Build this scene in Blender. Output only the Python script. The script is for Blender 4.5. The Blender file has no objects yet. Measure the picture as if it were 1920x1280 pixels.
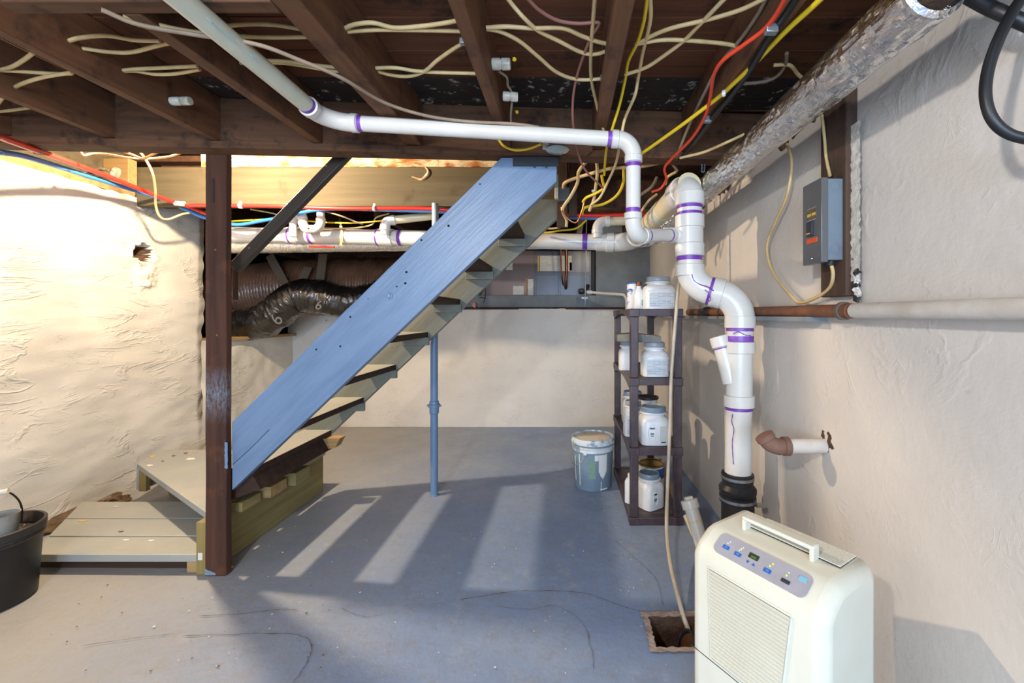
import bpy, bmesh, math, random
from mathutils import Vector, Matrix, noise
from math import pi, sin, cos, sqrt, atan2, radians as R
random.seed(7)
sc = bpy.context.scene
COL = sc.collection

# ------------------------------------------------------------------ camera, world, lights, exposure
F, CX, CY, EYE = 800.0, 1060.0, 590.0, 1.21
cam = bpy.data.cameras.new('camera')
cam.sensor_width = 36.0
cam.lens = F / 1920 * 36.0
cam.shift_x = (960 - CX) / 1920
cam.shift_y = (CY - 640) / 1920
cam.clip_start = 0.02
camo = bpy.data.objects.new('camera', cam)
camo.location = (0, 0, EYE)
camo.rotation_euler = (R(90), 0, 0)
COL.objects.link(camo)
sc.camera = camo

wd = bpy.data.worlds.new('world')
sc.world = wd
wd.use_nodes = True
wd.node_tree.nodes['Background'].inputs[0].default_value = (0.75, 0.82, 1.0, 1)
wd.node_tree.nodes['Background'].inputs[1].default_value = 0.25


def light(name, kind, loc, energy, color, size=0.05, rot=None, size_y=None):
    l = bpy.data.lights.new(name, kind)
    l.energy = energy
    l.color = color
    if kind == 'AREA':
        l.size = size
        if size_y:
            l.shape = 'RECTANGLE'
            l.size_y = size_y
    else:
        l.shadow_soft_size = size
    o = bpy.data.objects.new(name, l)
    o.location = loc
    if rot:
        o.rotation_euler = rot
    COL.objects.link(o)
    return o


light('stair_bulb_light', 'POINT', (-2.02, 2.28, 2.21), 160, (1.0, 0.80, 0.56), 0.035)
light('ceiling_bulb_light', 'POINT', (-0.85, -0.45, 1.95), 84, (1.0, 0.95, 0.88), 0.05)
light('cool_fill_light', 'AREA', (-0.2, -2.4, 1.30), 155, (0.55, 0.75, 1.0), 2.8, (R(90), 0, 0), 1.2)  # added cool fill behind the camera, no window stands there
light('crawlspace_light', 'POINT', (0.25, 4.05, 1.90), 5, (1.0, 0.86, 0.66), 0.05)

vs = sc.view_settings
vs.view_transform = 'Standard'
vs.look = 'None'
vs.gamma = 1.0
vs.use_curve_mapping = False
vs.exposure = 0.32


# ------------------------------------------------------------------ picture to world
def W(x, y, D):
    return Vector(((x - CX) * D / F, D, EYE + (CY - y) * D / F))


def WZ(x, y, Z):
    return W(x, y, (Z - EYE) * F / (CY - y))


def WX(x, y, X):
    return W(x, y, X * F / (x - CX))


# ------------------------------------------------------------------ materials
def s2l(c):
    return tuple((v / 255 / 12.92) if v / 255 <= 0.04045 else ((v / 255 + 0.055) / 1.055) ** 2.4 for v in c) + (1,)


class NT:
    def __init__(s, name):
        s.m = bpy.data.materials.new(name)
        s.m.use_nodes = True
        s.t = s.m.node_tree
        s.b = s.t.nodes['Principled BSDF']
        s.tc = s.t.nodes.new('ShaderNodeTexCoord')

    def n(s, k, **kw):
        nd = s.t.nodes.new(k)
        for a, v in kw.items():
            setattr(nd, a, v)
        return nd

    def l(s, a, b):
        s.t.links.new(a, b)

    def coords(s, scale=(1, 1, 1), rot=(0, 0, 0)):
        mp = s.n('ShaderNodeMapping')
        mp.inputs['Scale'].default_value = scale
        mp.inputs['Rotation'].default_value = rot
        if any(rot):
            m1 = s.n('ShaderNodeMapping')
            m1.inputs['Rotation'].default_value = rot
            s.l(s.tc.outputs['Object'], m1.inputs[0])
            mp.inputs['Rotation'].default_value = (0, 0, 0)
            s.l(m1.outputs[0], mp.inputs[0])
        else:
            s.l(s.tc.outputs['Object'], mp.inputs[0])
        return mp.outputs[0]

    def noise(s, vec, scale, detail=6, rough=.6, dist=0):
        nd = s.n('ShaderNodeTexNoise')
        s.l(vec, nd.inputs['Vector'])
        nd.inputs['Scale'].default_value = scale
        nd.inputs['Detail'].default_value = detail
        nd.inputs['Roughness'].default_value = rough
        nd.inputs['Distortion'].default_value = dist
        return nd.outputs['Fac']

    def ramp(s, fac, a, b, ca=(0, 0, 0, 1), cb=(1, 1, 1, 1)):
        r = s.n('ShaderNodeValToRGB')
        r.color_ramp.elements[0].position = a
        r.color_ramp.elements[1].position = b
        r.color_ramp.elements[0].color = ca
        r.color_ramp.elements[1].color = cb
        s.l(fac, r.inputs[0])
        return r.outputs[0]

    def mix(s, fac, a, b):
        m = s.n('ShaderNodeMix', data_type='RGBA')
        if isinstance(fac, (int, float)):
            m.inputs[0].default_value = fac
        else:
            s.l(fac, m.inputs[0])
        for sock, v in ((m.inputs[6], a), (m.inputs[7], b)):
            if isinstance(v, tuple):
                sock.default_value = v
            else:
                s.l(v, sock)
        return m.outputs[2]

    def bump(s, h, strength, dist=.01):
        b = s.n('ShaderNodeBump')
        b.inputs['Strength'].default_value = strength
        b.inputs['Distance'].default_value = dist
        s.l(h, b.inputs['Height'])
        if s.b.inputs['Normal'].is_linked:
            s.l(s.b.inputs['Normal'].links[0].from_socket, b.inputs['Normal'])
        s.l(b.outputs[0], s.b.inputs['Normal'])


def mat(name, c, rough=.6, metal=0, c2=None, scale=6, lo=.4, hi=.65, stretch=(1, 1, 1), rot=(0, 0, 0),
        c3=None, s3=20, lo3=.6, hi3=.7, bump=0, bscale=None, bdist=.004, bstretch=None, coat=0, spec=.5, emit=0):
    k = NT(name)
    col = s2l(c)
    b = k.b
    b.inputs['Roughness'].default_value = rough
    b.inputs['Metallic'].default_value = metal
    b.inputs['Specular IOR Level'].default_value = spec
    if coat:
        b.inputs['Coat Weight'].default_value = coat
        b.inputs['Coat Roughness'].default_value = .1
    vec = k.coords(stretch, rot)
    out = col
    if c2:
        out = k.mix(k.ramp(k.noise(vec, scale), lo, hi), col, s2l(c2))
    if c3:
        v3 = k.coords((1, 1, 1))
        out = k.mix(k.ramp(k.noise(v3, s3, 5, .65), lo3, hi3), out, s2l(c3))
    if isinstance(out, tuple):
        b.inputs['Base Color'].default_value = out
    else:
        k.l(out, b.inputs['Base Color'])
    if bump:
        bv = k.coords(bstretch, rot) if bstretch else vec
        k.bump(k.noise(bv, bscale or scale * 3, 8, .6), bump, bdist)
    if emit:
        b.inputs['Emission Color'].default_value = col
        b.inputs['Emission Strength'].default_value = emit
    return k.m


def plaster(name, c, c2, c3, lo3, hi3, stretch, ridge=.6, extra=None):
    k = NT(name)
    k.b.inputs['Roughness'].default_value = .62
    k.b.inputs['Specular IOR Level'].default_value = .35
    v = k.coords((1, 1, 1))
    vs_ = k.coords(stretch)
    base = k.mix(k.ramp(k.noise(v, 1.6, 5), .35, .7), s2l(c), s2l(c2))
    base = k.mix(k.ramp(k.noise(v, 9, 8, .7), lo3, hi3), base, s2l(c3))
    if extra:
        base = extra(k, v, base)
    k.l(base, k.b.inputs['Base Color'])
    # trowel ridges: thin crests of a distorted stretched noise
    n1 = k.noise(vs_, 2.4, 5, .55, .8)
    m = k.n('ShaderNodeMath', operation='SUBTRACT'); m.inputs[1].default_value = .5
    k.l(n1, m.inputs[0])
    ab = k.n('ShaderNodeMath', operation='ABSOLUTE'); k.l(m.outputs[0], ab.inputs[0])
    crest = k.ramp(ab.outputs[0], 0.0, .035, (1, 1, 1, 1), (0, 0, 0, 1))
    gate = k.ramp(k.noise(v, 3.1, 3), .46, .62)
    mm = k.n('ShaderNodeMath', operation='MULTIPLY'); k.l(crest, mm.inputs[0]); k.l(gate, mm.inputs[1])
    m2 = k.n('ShaderNodeMath', operation='SUBTRACT'); m2.inputs[1].default_value = .5
    k.l(k.noise(vs_, 6.5, 4, .55, 1.2), m2.inputs[0])
    ab2 = k.n('ShaderNodeMath', operation='ABSOLUTE'); k.l(m2.outputs[0], ab2.inputs[0])
    cr2 = k.ramp(ab2.outputs[0], 0.0, .03, (1, 1, 1, 1), (0, 0, 0, 1))
    g2 = k.ramp(k.noise(v, 4.7, 3), .50, .66)
    mm2 = k.n('ShaderNodeMath', operation='MULTIPLY'); k.l(cr2, mm2.inputs[0]); k.l(g2, mm2.inputs[1])
    k.bump(mm2.outputs[0], ridge * .8, .006)
    k.bump(k.noise(vs_, 2.0, 4, .5), .22, .03)
    k.bump(mm.outputs[0], ridge, .010)
    k.bump(k.noise(v, 40, 6, .6), .22, .006)
    return k.m


def wood(name, c, c2, axis='X', rough=.7, c3=None, lo3=.58, hi3=.7, s3=9, bump=.35, rot=(0, 0, 0), sc_=1.0):
    st = {'X': (1.2, 22, 22), 'Y': (22, 1.2, 22), 'Z': (22, 22, 1.2)}[axis]
    st = tuple(a * sc_ for a in st)
    return mat(name, c, rough, c2=c2, scale=1.3, lo=.3, hi=.72, stretch=st, rot=rot, c3=c3, s3=s3, lo3=lo3, hi3=hi3,
               bump=bump, bscale=2.6, bdist=.003, spec=.3)


def floor_extra(k, v, base):
    return base


def floor_mat():
    k = NT('floor_paint')
    v = k.coords()
    base = k.mix(k.ramp(k.noise(v, 1.1, 5), .35, .7), s2l((116, 136, 170)), s2l((142, 156, 178)))
    base = k.mix(k.ramp(k.noise(v, 5, 9, .75), .56, .75), base, s2l((158, 164, 172)))
    base = k.mix(k.ramp(k.noise(v, 14, 10, .85), .48, .80), base, s2l((124, 122, 118)))
    base = k.mix(k.ramp(k.noise(v, 34, 6, .8), .64, .70), base, s2l((205, 205, 204)))
    base = k.mix(k.ramp(k.noise(v, 23, 4, .7), .70, .76), base, s2l((104, 96, 88)))
    # beige dirt growing to the left, with the bulb's warm tinge painted in
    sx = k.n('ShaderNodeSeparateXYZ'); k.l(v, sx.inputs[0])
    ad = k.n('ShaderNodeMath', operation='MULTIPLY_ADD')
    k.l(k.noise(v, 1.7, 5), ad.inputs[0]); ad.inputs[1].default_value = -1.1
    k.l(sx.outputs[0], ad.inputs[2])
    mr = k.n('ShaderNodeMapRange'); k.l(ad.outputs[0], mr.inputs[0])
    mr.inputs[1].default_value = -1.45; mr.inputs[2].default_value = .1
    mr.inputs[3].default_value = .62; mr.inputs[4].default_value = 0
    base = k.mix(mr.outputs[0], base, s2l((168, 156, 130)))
    base = k.mix(k.ramp(k.noise(v, 48, 8, .8), .60, .72), base, s2l((128, 112, 90)))
    k.l(base, k.b.inputs['Base Color'])
    k.b.inputs['Roughness'].default_value = .42
    k.b.inputs['Specular IOR Level'].default_value = .4
    k.l(k.ramp(k.noise(v, 3, 6), .3, .7, (.34, .34, .34, 1), (.6, .6, .6, 1)), k.b.inputs['Roughness'])
    k.bump(k.noise(v, 2.2, 4), .5, .012)
    k.bump(k.noise(v, 26, 8, .7), .4, .006)
    return k.m


def printed(name, bg, ink, sx=60, sz=60, top=None):
    """a printed label: rows of tiny ink blocks on a paper ground (flat print)"""
    k = NT(name)
    v = k.coords((1, 1, 1), (R(90), 0, 0))
    b = k.n('ShaderNodeTexBrick')
    k.l(v, b.inputs['Vector'])
    b.inputs['Color1'].default_value = s2l(bg)
    b.inputs['Color2'].default_value = s2l(ink)
    b.inputs['Mortar'].default_value = s2l(bg)
    b.inputs['Scale'].default_value = sz
    b.inputs['Mortar Size'].default_value = .045
    b.inputs['Brick Width'].default_value = .9
    b.inputs['Row Height'].default_value = .16
    k.l(b.outputs['Color'], k.b.inputs['Base Color'])
    k.b.inputs['Roughness'].default_value = .5
    return k.m


MT = {}
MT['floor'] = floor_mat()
MT['wall_left'] = plaster('plaster_left', (210, 204, 192), (198, 192, 180), (182, 174, 160), .62, .8, (.8, .8, 2.6), .5)


def rw_extra(k, v, base):
    # noise along the wall depth, unused; the base colour is returned unchanged
    sx = k.n('ShaderNodeSeparateXYZ'); k.l(v, sx.inputs[0])
    ad = k.n('ShaderNodeMath', operation='MULTIPLY_ADD')
    k.l(k.noise(v, 4, 4), ad.inputs[0]); ad.inputs[1].default_value = .05
    k.l(sx.outputs[1], ad.inputs[2])
    return base


MT['wall_right'] = plaster('plaster_right', (212, 203, 193), (198, 190, 181), (180, 168, 154), .64, .82, (1.2, 1.2, 1.4), .16, rw_extra)
MT['wall_back'] = plaster('plaster_back', (216, 211, 203), (205, 199, 190), (190, 178, 160), .66, .85, (2.5, 2.5, 3), .35)
MT['hole'] = mat('broken_masonry', (92, 66, 46), .9, c2=(58, 42, 32), scale=14, bump=.8, bscale=20, bdist=.02)
MT['stone'] = mat('exposed_stone', (112, 92, 66), .95, c2=(78, 60, 42), scale=14, c3=(176, 160, 134), s3=9, bump=.9, bscale=18, bdist=.02)
MT['grey_wall'] = mat('grey_block_paint', (128, 134, 138), .7, c2=(108, 112, 114), scale=3, bump=.3, bscale=25)
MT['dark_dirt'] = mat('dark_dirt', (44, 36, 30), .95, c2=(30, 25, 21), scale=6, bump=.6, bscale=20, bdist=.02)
MT['rust_line'] = mat('rust_line', (62, 36, 28), .9, c2=(36, 26, 24), scale=9)
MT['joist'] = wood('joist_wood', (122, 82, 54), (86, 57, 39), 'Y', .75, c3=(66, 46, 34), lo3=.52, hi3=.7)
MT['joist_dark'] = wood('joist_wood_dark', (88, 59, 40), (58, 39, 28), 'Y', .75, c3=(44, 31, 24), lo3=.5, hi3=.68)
MT['beam'] = wood('beam_wood', (108, 72, 48), (72, 49, 34), 'X', .75, c3=(44, 32, 24), lo3=.52, hi3=.7)
MT['plank'] = wood('subfloor_wood', (116, 70, 43), (80, 48, 31), 'X', .75, c3=(32, 24, 19), lo3=.55, hi3=.68, s3=4)
MT['plank_mould'] = mat('mouldy_board', (52, 37, 28), .9, c2=(36, 27, 22), scale=8, stretch=(1, 8, 8), c3=(170, 162, 146), s3=22, lo3=.585, hi3=.66, bump=.4)
MT['header'] = wood('pale_header_wood', (98, 89, 68), (82, 73, 54), 'X', .8, c3=(70, 56, 38), lo3=.6, hi3=.8, s3=5)
MT['lath'] = mat('crumbling_plaster', (226, 208, 170), .9, c2=(168, 104, 48), scale=7, lo=.42, hi=.6, stretch=(1, 1, 3), bump=.8, bscale=18, bdist=.02)
MT['post'] = wood('post_wood', (88, 62, 52), (60, 40, 33), 'Z', .6, c3=(46, 33, 29), lo3=.5, hi3=.7, sc_=.9)


def post_mat():
    k = NT('post_wood_worn')
    v = k.coords((16, 16, 1.0))
    base = k.mix(k.ramp(k.noise(v, 1.4), .3, .72), s2l((88, 56, 42)), s2l((54, 34, 27)))
    vo = k.coords()
    base = k.mix(k.ramp(k.noise(vo, 6, 6), .55, .75), base, s2l((104, 64, 42)))
    sx = k.n('ShaderNodeSeparateXYZ'); k.l(vo, sx.inputs[0])

    def band(z0, z1, sock=2):
        a = k.n('ShaderNodeMapRange'); k.l(sx.outputs[sock], a.inputs[0])
        a.inputs[1].default_value = z0; a.inputs[2].default_value = (z0 + z1) / 2
        b_ = k.n('ShaderNodeMapRange'); k.l(sx.outputs[sock], b_.inputs[0])
        b_.inputs[1].default_value = z1; b_.inputs[2].default_value = (z0 + z1) / 2
        mn = k.n('ShaderNodeMath', operation='MINIMUM'); k.l(a.outputs[0], mn.inputs[0]); k.l(b_.outputs[0], mn.inputs[1])
        return mn.outputs[0]
    g = k.ramp(k.noise(k.coords((40, 40, 12)), 3, 8, .8), .40, .62)
    mn = k.n('ShaderNodeMath', operation='MULTIPLY'); k.l(band(.70, .98), mn.inputs[0]); k.l(g, mn.inputs[1])
    base = k.mix(mn.outputs[0], base, s2l((122, 128, 140)))
    k.l(base, k.b.inputs['Base Color'])
    k.b.inputs['Roughness'].default_value = .75
    k.b.inputs['Specular IOR Level'].default_value = .25
    k.bump(k.noise(v, 3, 8), .5, .004)
    return k.m


MT['post'] = post_mat()
MT['stair'] = mat('blue_grey_stair_paint', (108, 130, 158), .38, c2=(97, 119, 147), scale=3, stretch=(1, 8, 8), rot=(0, R(44.2), 0),
                  c3=(104, 118, 136), s3=13, lo3=.66, hi3=.74, bump=.45, bscale=3, bstretch=(2, 26, 26), bdist=.004)
MT['stair_warm_lit'] = mat('bulb_warmed_stair_paint', (124, 127, 116), .5, c2=(112, 116, 108), scale=3, stretch=(1, 8, 8), rot=(0, R(44.2), 0), c3=(98, 100, 94), s3=13, lo3=.66, hi3=.74, bump=.35, bscale=3, bstretch=(2, 26, 26), bdist=.004)  # same stair paint, warm bulb light mixed into its colour for the far side
MT['step'] = mat('grey_step_paint', (150, 152, 148), .5, c2=(162, 160, 150), scale=3, c3=(168, 130, 62), s3=7, lo3=.72, hi3=.78,
                 bump=.35, bscale=3, bstretch=(2, 26, 26))
MT['green_wood'] = wood('treated_lumber', (146, 132, 88), (120, 108, 66), 'Y', .75, c3=(124, 132, 128), lo3=.66, hi3=.75, s3=4)
MT['green_wood_z'] = wood('treated_lumber_upright', (150, 130, 78), (118, 100, 56), 'Z', .75)
MT['raw_wood'] = wood('raw_lumber', (172, 142, 96), (142, 112, 70), 'X', .75)
MT['dark_wood'] = wood('dark_old_wood', (70, 48, 36), (44, 31, 25), 'X', .75)
MT['rail'] = wood('black_rail_wood', (66, 58, 50), (44, 38, 34), 'X', .42, rot=(0, R(45), 0))
MT['pvc'] = mat('white_pvc', (216, 211, 203), .28, c2=(208, 202, 192), scale=5, c3=(206, 188, 164), s3=5, lo3=.66, hi3=.82)
MT['pvc_cream'] = mat('cream_pvc', (222, 206, 170), .32, c2=(208, 190, 150), scale=4)
MT['pvc_print'] = mat('pale_green_pvc', (214, 212, 190), .3, c2=(200, 198, 172), scale=5, c3=(166, 196, 196), s3=16, lo3=.64, hi3=.70)
MT['primer'] = mat('purple_primer', (112, 54, 158), .4, c2=(140, 88, 180), scale=14, lo=.5, hi=.7)
MT['rubber'] = mat('black_rubber', (26, 26, 29), .42)
MT['iron'] = mat('black_iron', (38, 34, 34), .6, c2=(70, 46, 30), scale=8, lo=.62, hi=.72, bump=.4)
MT['steel'] = mat('brushed_steel', (176, 176, 174), .35, 1)
MT['galv'] = mat('galvanised_steel', (164, 168, 170), .45, .8, c2=(140, 144, 146), scale=9)
MT['pole'] = mat('blue_painted_pipe', (104, 128, 156), .4, c2=(98, 124, 156), scale=8, bump=.2)
MT['rust'] = mat('rusty_pipe', (124, 78, 50), .75, c2=(84, 54, 40), scale=9, c3=(60, 46, 40), s3=18, bump=.5)
MT['rust_paint'] = mat('white_painted_pipe', (208, 200, 190), .6, c2=(190, 178, 164), scale=8, c3=(120, 92, 66), s3=10, lo3=.66, hi3=.72, bump=.5, bscale=20)
MT['terracotta'] = mat('brown_elbow', (122, 88, 72), .7, c2=(102, 72, 58), scale=10, bump=.3)


def foil_mat():
    k = NT('crinkled_foil')
    v = k.coords((1, .55, 1))
    k.b.inputs['Metallic'].default_value = 1
    k.b.inputs['Roughness'].default_value = .22
    k.l(k.mix(k.ramp(k.noise(v, 7, 6), .4, .7), s2l((240, 240, 240)), s2l((214, 211, 206))), k.b.inputs['Base Color'])
    vo = k.n('ShaderNodeTexVoronoi'); k.l(v, vo.inputs['Vector']); vo.inputs['Scale'].default_value = 24
    k.bump(vo.outputs['Distance'], .35, .008)
    k.bump(k.noise(v, 18, 5, .6, 2.0), .6, .012)
    return k.m


MT['foil'] = foil_mat()


def duct_mat(name, c, c2, rough):
    k = NT(name)
    v = k.coords((1, 1, 1))
    k.l(k.mix(k.ramp(k.noise(v, 5, 6), .4, .7), s2l(c), s2l(c2)), k.b.inputs['Base Color'])
    k.b.inputs['Roughness'].default_value = rough
    k.b.inputs['Coat Weight'].default_value = .6
    k.b.inputs['Coat Roughness'].default_value = .12
    k.bump(k.noise(v, 30, 6, .6, 1.0), .6, .010)
    return k.m


MT['brown_duct'] = duct_mat('brown_duct_film', (128, 92, 70), (98, 68, 52), .3)
MT['black_duct'] = duct_mat('black_duct_film', (24, 23, 22), (40, 36, 31), .22)
MT['pex_red'] = mat('red_pex', (214, 46, 36), .35)
MT['pex_blue'] = mat('blue_pex', (52, 126, 204), .35)
MT['nm_cream'] = mat('cream_cable', (214, 186, 132), .5, c2=(190, 160, 108), scale=9)
MT['nm_grey'] = mat('dusty_grey_cable', (150, 130, 108), .6, c2=(124, 104, 84), scale=9)
MT['nm_yellow'] = mat('yellow_cable', (226, 190, 34), .45)
MT['nm_red'] = mat('red_cable', (216, 62, 34), .45)
MT['nm_pink'] = mat('pink_cable', (150, 98, 84), .55)
MT['nm_black'] = mat('black_cable', (24, 24, 26), .45)
MT['nm_copper'] = mat('bare_copper', (190, 120, 80), .35, 1)
MT['copper'] = mat('copper_pipe', (150, 88, 58), .4, .8, c2=(90, 60, 44), scale=12)
MT['porcelain'] = mat('dirty_porcelain', (208, 200, 182), .35, c2=(150, 138, 116), scale=18, lo=.5, hi=.65)
MT['shelf'] = mat('brown_plastic', (66, 50, 54), .45, c2=(82, 66, 70), scale=12, bump=.1)
MT['jar'] = mat('white_jar_plastic', (226, 226, 226), .35, c2=(212, 212, 212), scale=7)
MT['jar_lid'] = mat('grey_lid_paint', (140, 148, 158), .4, c2=(158, 164, 170), scale=14)
MT['jar_label'] = printed('jar_label_print', (206, 208, 208), (150, 166, 186), sz=16)
MT['jar_label_blue'] = printed('jar_label_blue', (190, 196, 204), (206, 190, 160), sz=14)
MT['red_strip'] = mat('dark_red_print', (120, 30, 60), .5)
MT['ink'] = mat('printed_ink', (60, 62, 70), .5)
MT['bucket'] = mat('blue_grey_bucket', (124, 142, 156), .38, c2=(112, 130, 146), scale=5)
MT['drip'] = mat('white_paint_drip', (222, 222, 218), .4)
MT['bucket_lid'] = mat('paint_crusted_lid', (222, 212, 196), .6, c2=(206, 192, 174), scale=16, c3=(104, 72, 66), s3=12, lo3=.64, hi3=.70, bump=.4)
MT['bucket_rim'] = mat('spattered_white_plastic', (206, 212, 214), .4, c2=(134, 150, 162), scale=13, lo=.5, hi=.58)
MT['green_print'] = printed('green_label', (122, 150, 132), (104, 132, 120), sz=24)
MT['gold'] = mat('gold_tin', (186, 150, 84), .3, 1)
MT['tin'] = mat('tin_metal', (170, 166, 160), .3, 1)
MT['blue_print'] = mat('blue_label', (36, 80, 150), .45)
MT['can_print'] = mat('blue_white_can_print', (226, 228, 232), .4, c2=(46, 70, 150), scale=9, lo=.52, hi=.58, stretch=(1, 1, 2))
MT['dehum'] = mat('ivory_plastic', (214, 212, 196), .32, c2=(208, 204, 186), scale=4, c3=(186, 156, 112), s3=3.4, lo3=.60, hi3=.86)
MT['dehum_dark'] = mat('grille_dark', (48, 44, 38), .8)
MT['panel'] = mat('lavender_control_panel', (164, 162, 170), .35, c2=(150, 146, 152), scale=6)
MT['button'] = mat('blue_button', (38, 92, 176), .4)
MT['button_dark'] = mat('dark_button', (52, 52, 58), .4)
MT['lcd'] = mat('lcd_screen', (52, 62, 44), .2)
MT['lcd_green'] = mat('lcd_green', (78, 110, 52), .3)
MT['led'] = mat('green_led', (150, 255, 60), .3, emit=1.6)
MT['led_off'] = mat('white_led', (220, 226, 236), .3)
MT['ebox'] = mat('grey_enamel', (112, 124, 134), .35, c2=(104, 114, 122), scale=6)
MT['ebox_door'] = mat('grey_enamel_door', (100, 100, 100), .3, .2)
MT['orange'] = mat('orange_sticker', (226, 86, 40), .5)
MT['plate'] = mat('name_plate', (112, 96, 78), .5, c2=(70, 58, 48), scale=30, stretch=(1, 1, 3))
MT['breaker'] = mat('black_breaker', (44, 46, 52), .35)
MT['board'] = wood('backer_board', (88, 68, 54), (62, 46, 38), 'Z', .8, c3=(52, 42, 36), lo3=.55, hi3=.7)
MT['white_strip'] = mat('flaky_white_paint', (214, 208, 198), .7, c2=(200, 192, 178), scale=15, c3=(92, 76, 62), s3=18, lo3=.62, hi3=.68, bump=.7, bscale=30, bdist=.01)
MT['pot'] = mat('black_pot_plastic', (20, 20, 21), .45, c2=(28, 27, 26), scale=6, c3=(92, 88, 84), s3=18, lo3=.7, hi3=.78, bump=.15)
MT['pot_rim'] = mat('scuffed_pot_rim', (46, 42, 39), .5, c2=(112, 92, 74), scale=10, lo=.55, hi=.75)
MT['grit'] = mat('brown_grit', (186, 148, 102), .9, c2=(130, 92, 58), scale=30)
MT['grit_pale'] = mat('pale_grit', (206, 178, 140), .9)
MT['cup'] = mat('clear_grey_cup', (150, 148, 142), .25, c2=(126, 122, 114), scale=8)
MT['furnace_brown'] = mat('brown_furnace_panel', (116, 98, 92), .4, .3)
MT['furnace_grey'] = mat('grey_furnace_panel', (98, 98, 104), .35, .3)
MT['paper_white'] = printed('white_paper_label', (226, 222, 210), (170, 166, 158), sz=22)
MT['paper_yellow'] = mat('yellow_warning_strip', (222, 180, 60), .6)
MT['paper_pink'] = mat('red_warning_box', (206, 92, 96), .6)
MT['paper_orange'] = mat('orange_warning_strip', (214, 130, 60), .6)
MT['strap'] = mat('brown_hanger_strap', (96, 84, 70), .6)
MT['cloth'] = mat('pink_fabric_scrap', (206, 140, 130), .8)
MT['tube'] = mat('beige_vinyl_tube', (198, 184, 164), .35, c2=(176, 160, 138), scale=6)
MT['water'] = mat('murky_water', (70, 46, 28), .08, c2=(96, 62, 34), scale=12)
MT['pit'] = mat('pit_mud', (96, 68, 48), .7, c2=(60, 42, 32), scale=12, c3=(150, 120, 98), s3=12, lo3=.62, hi3=.75, bump=.8, bscale=24, bdist=.02)
MT['pit_edge'] = mat('chipped_concrete', (178, 160, 146), .85, c2=(146, 124, 108), scale=16, bump=.9, bscale=30, bdist=.012)
MT['crack'] = mat('crack_dark', (92, 86, 80), .9)
MT['flake'] = mat('paint_flake', (214, 208, 196), .8)
MT['flake_tan'] = mat('wood_chip', (196, 164, 112), .8)
MT['flake_brown'] = mat('brown_chip', (116, 82, 56), .9)
MT['text_grey'] = mat('grey_lettering', (92, 93, 96), .4)
MT['text_blue'] = mat('pale_blue_lettering', (120, 176, 200), .5)
MT['bracket'] = mat('dark_bracket', (40, 42, 46), .5)
MT['tray'] = mat('scrap_board', (150, 140, 118), .7, c2=(104, 108, 112), scale=5, c3=(160, 126, 70), s3=9, lo3=.6, hi3=.66)
MT['glass_dome'] = mat('pale_glass_shade', (178, 194, 190), .15, c2=(150, 166, 160), scale=9)
MT['hole_dark'] = mat('hole_dark', (24, 22, 22), .9)
MT['bulb'] = mat('lit_bulb', (255, 214, 150), .3, emit=6)


# ------------------------------------------------------------------ mesh builder
def catmull(pts, seg=8):
    pts = [Vector(p) for p in pts]
    if len(pts) < 3:
        return pts
    P = [pts[0] * 2 - pts[1]] + pts + [pts[-1] * 2 - pts[-2]]
    out = []
    for i in range(1, len(P) - 2):
        p0, p1, p2, p3 = P[i - 1:i + 3]
        for j in range(seg):
            t = j / seg
            out.append(.5 * ((2 * p1) + (p2 - p0) * t + (2 * p0 - 5 * p1 + 4 * p2 - p3) * t * t + (3 * p1 - p0 - 3 * p2 + p3) * t ** 3))
    out.append(pts[-1])
    return out


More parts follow.
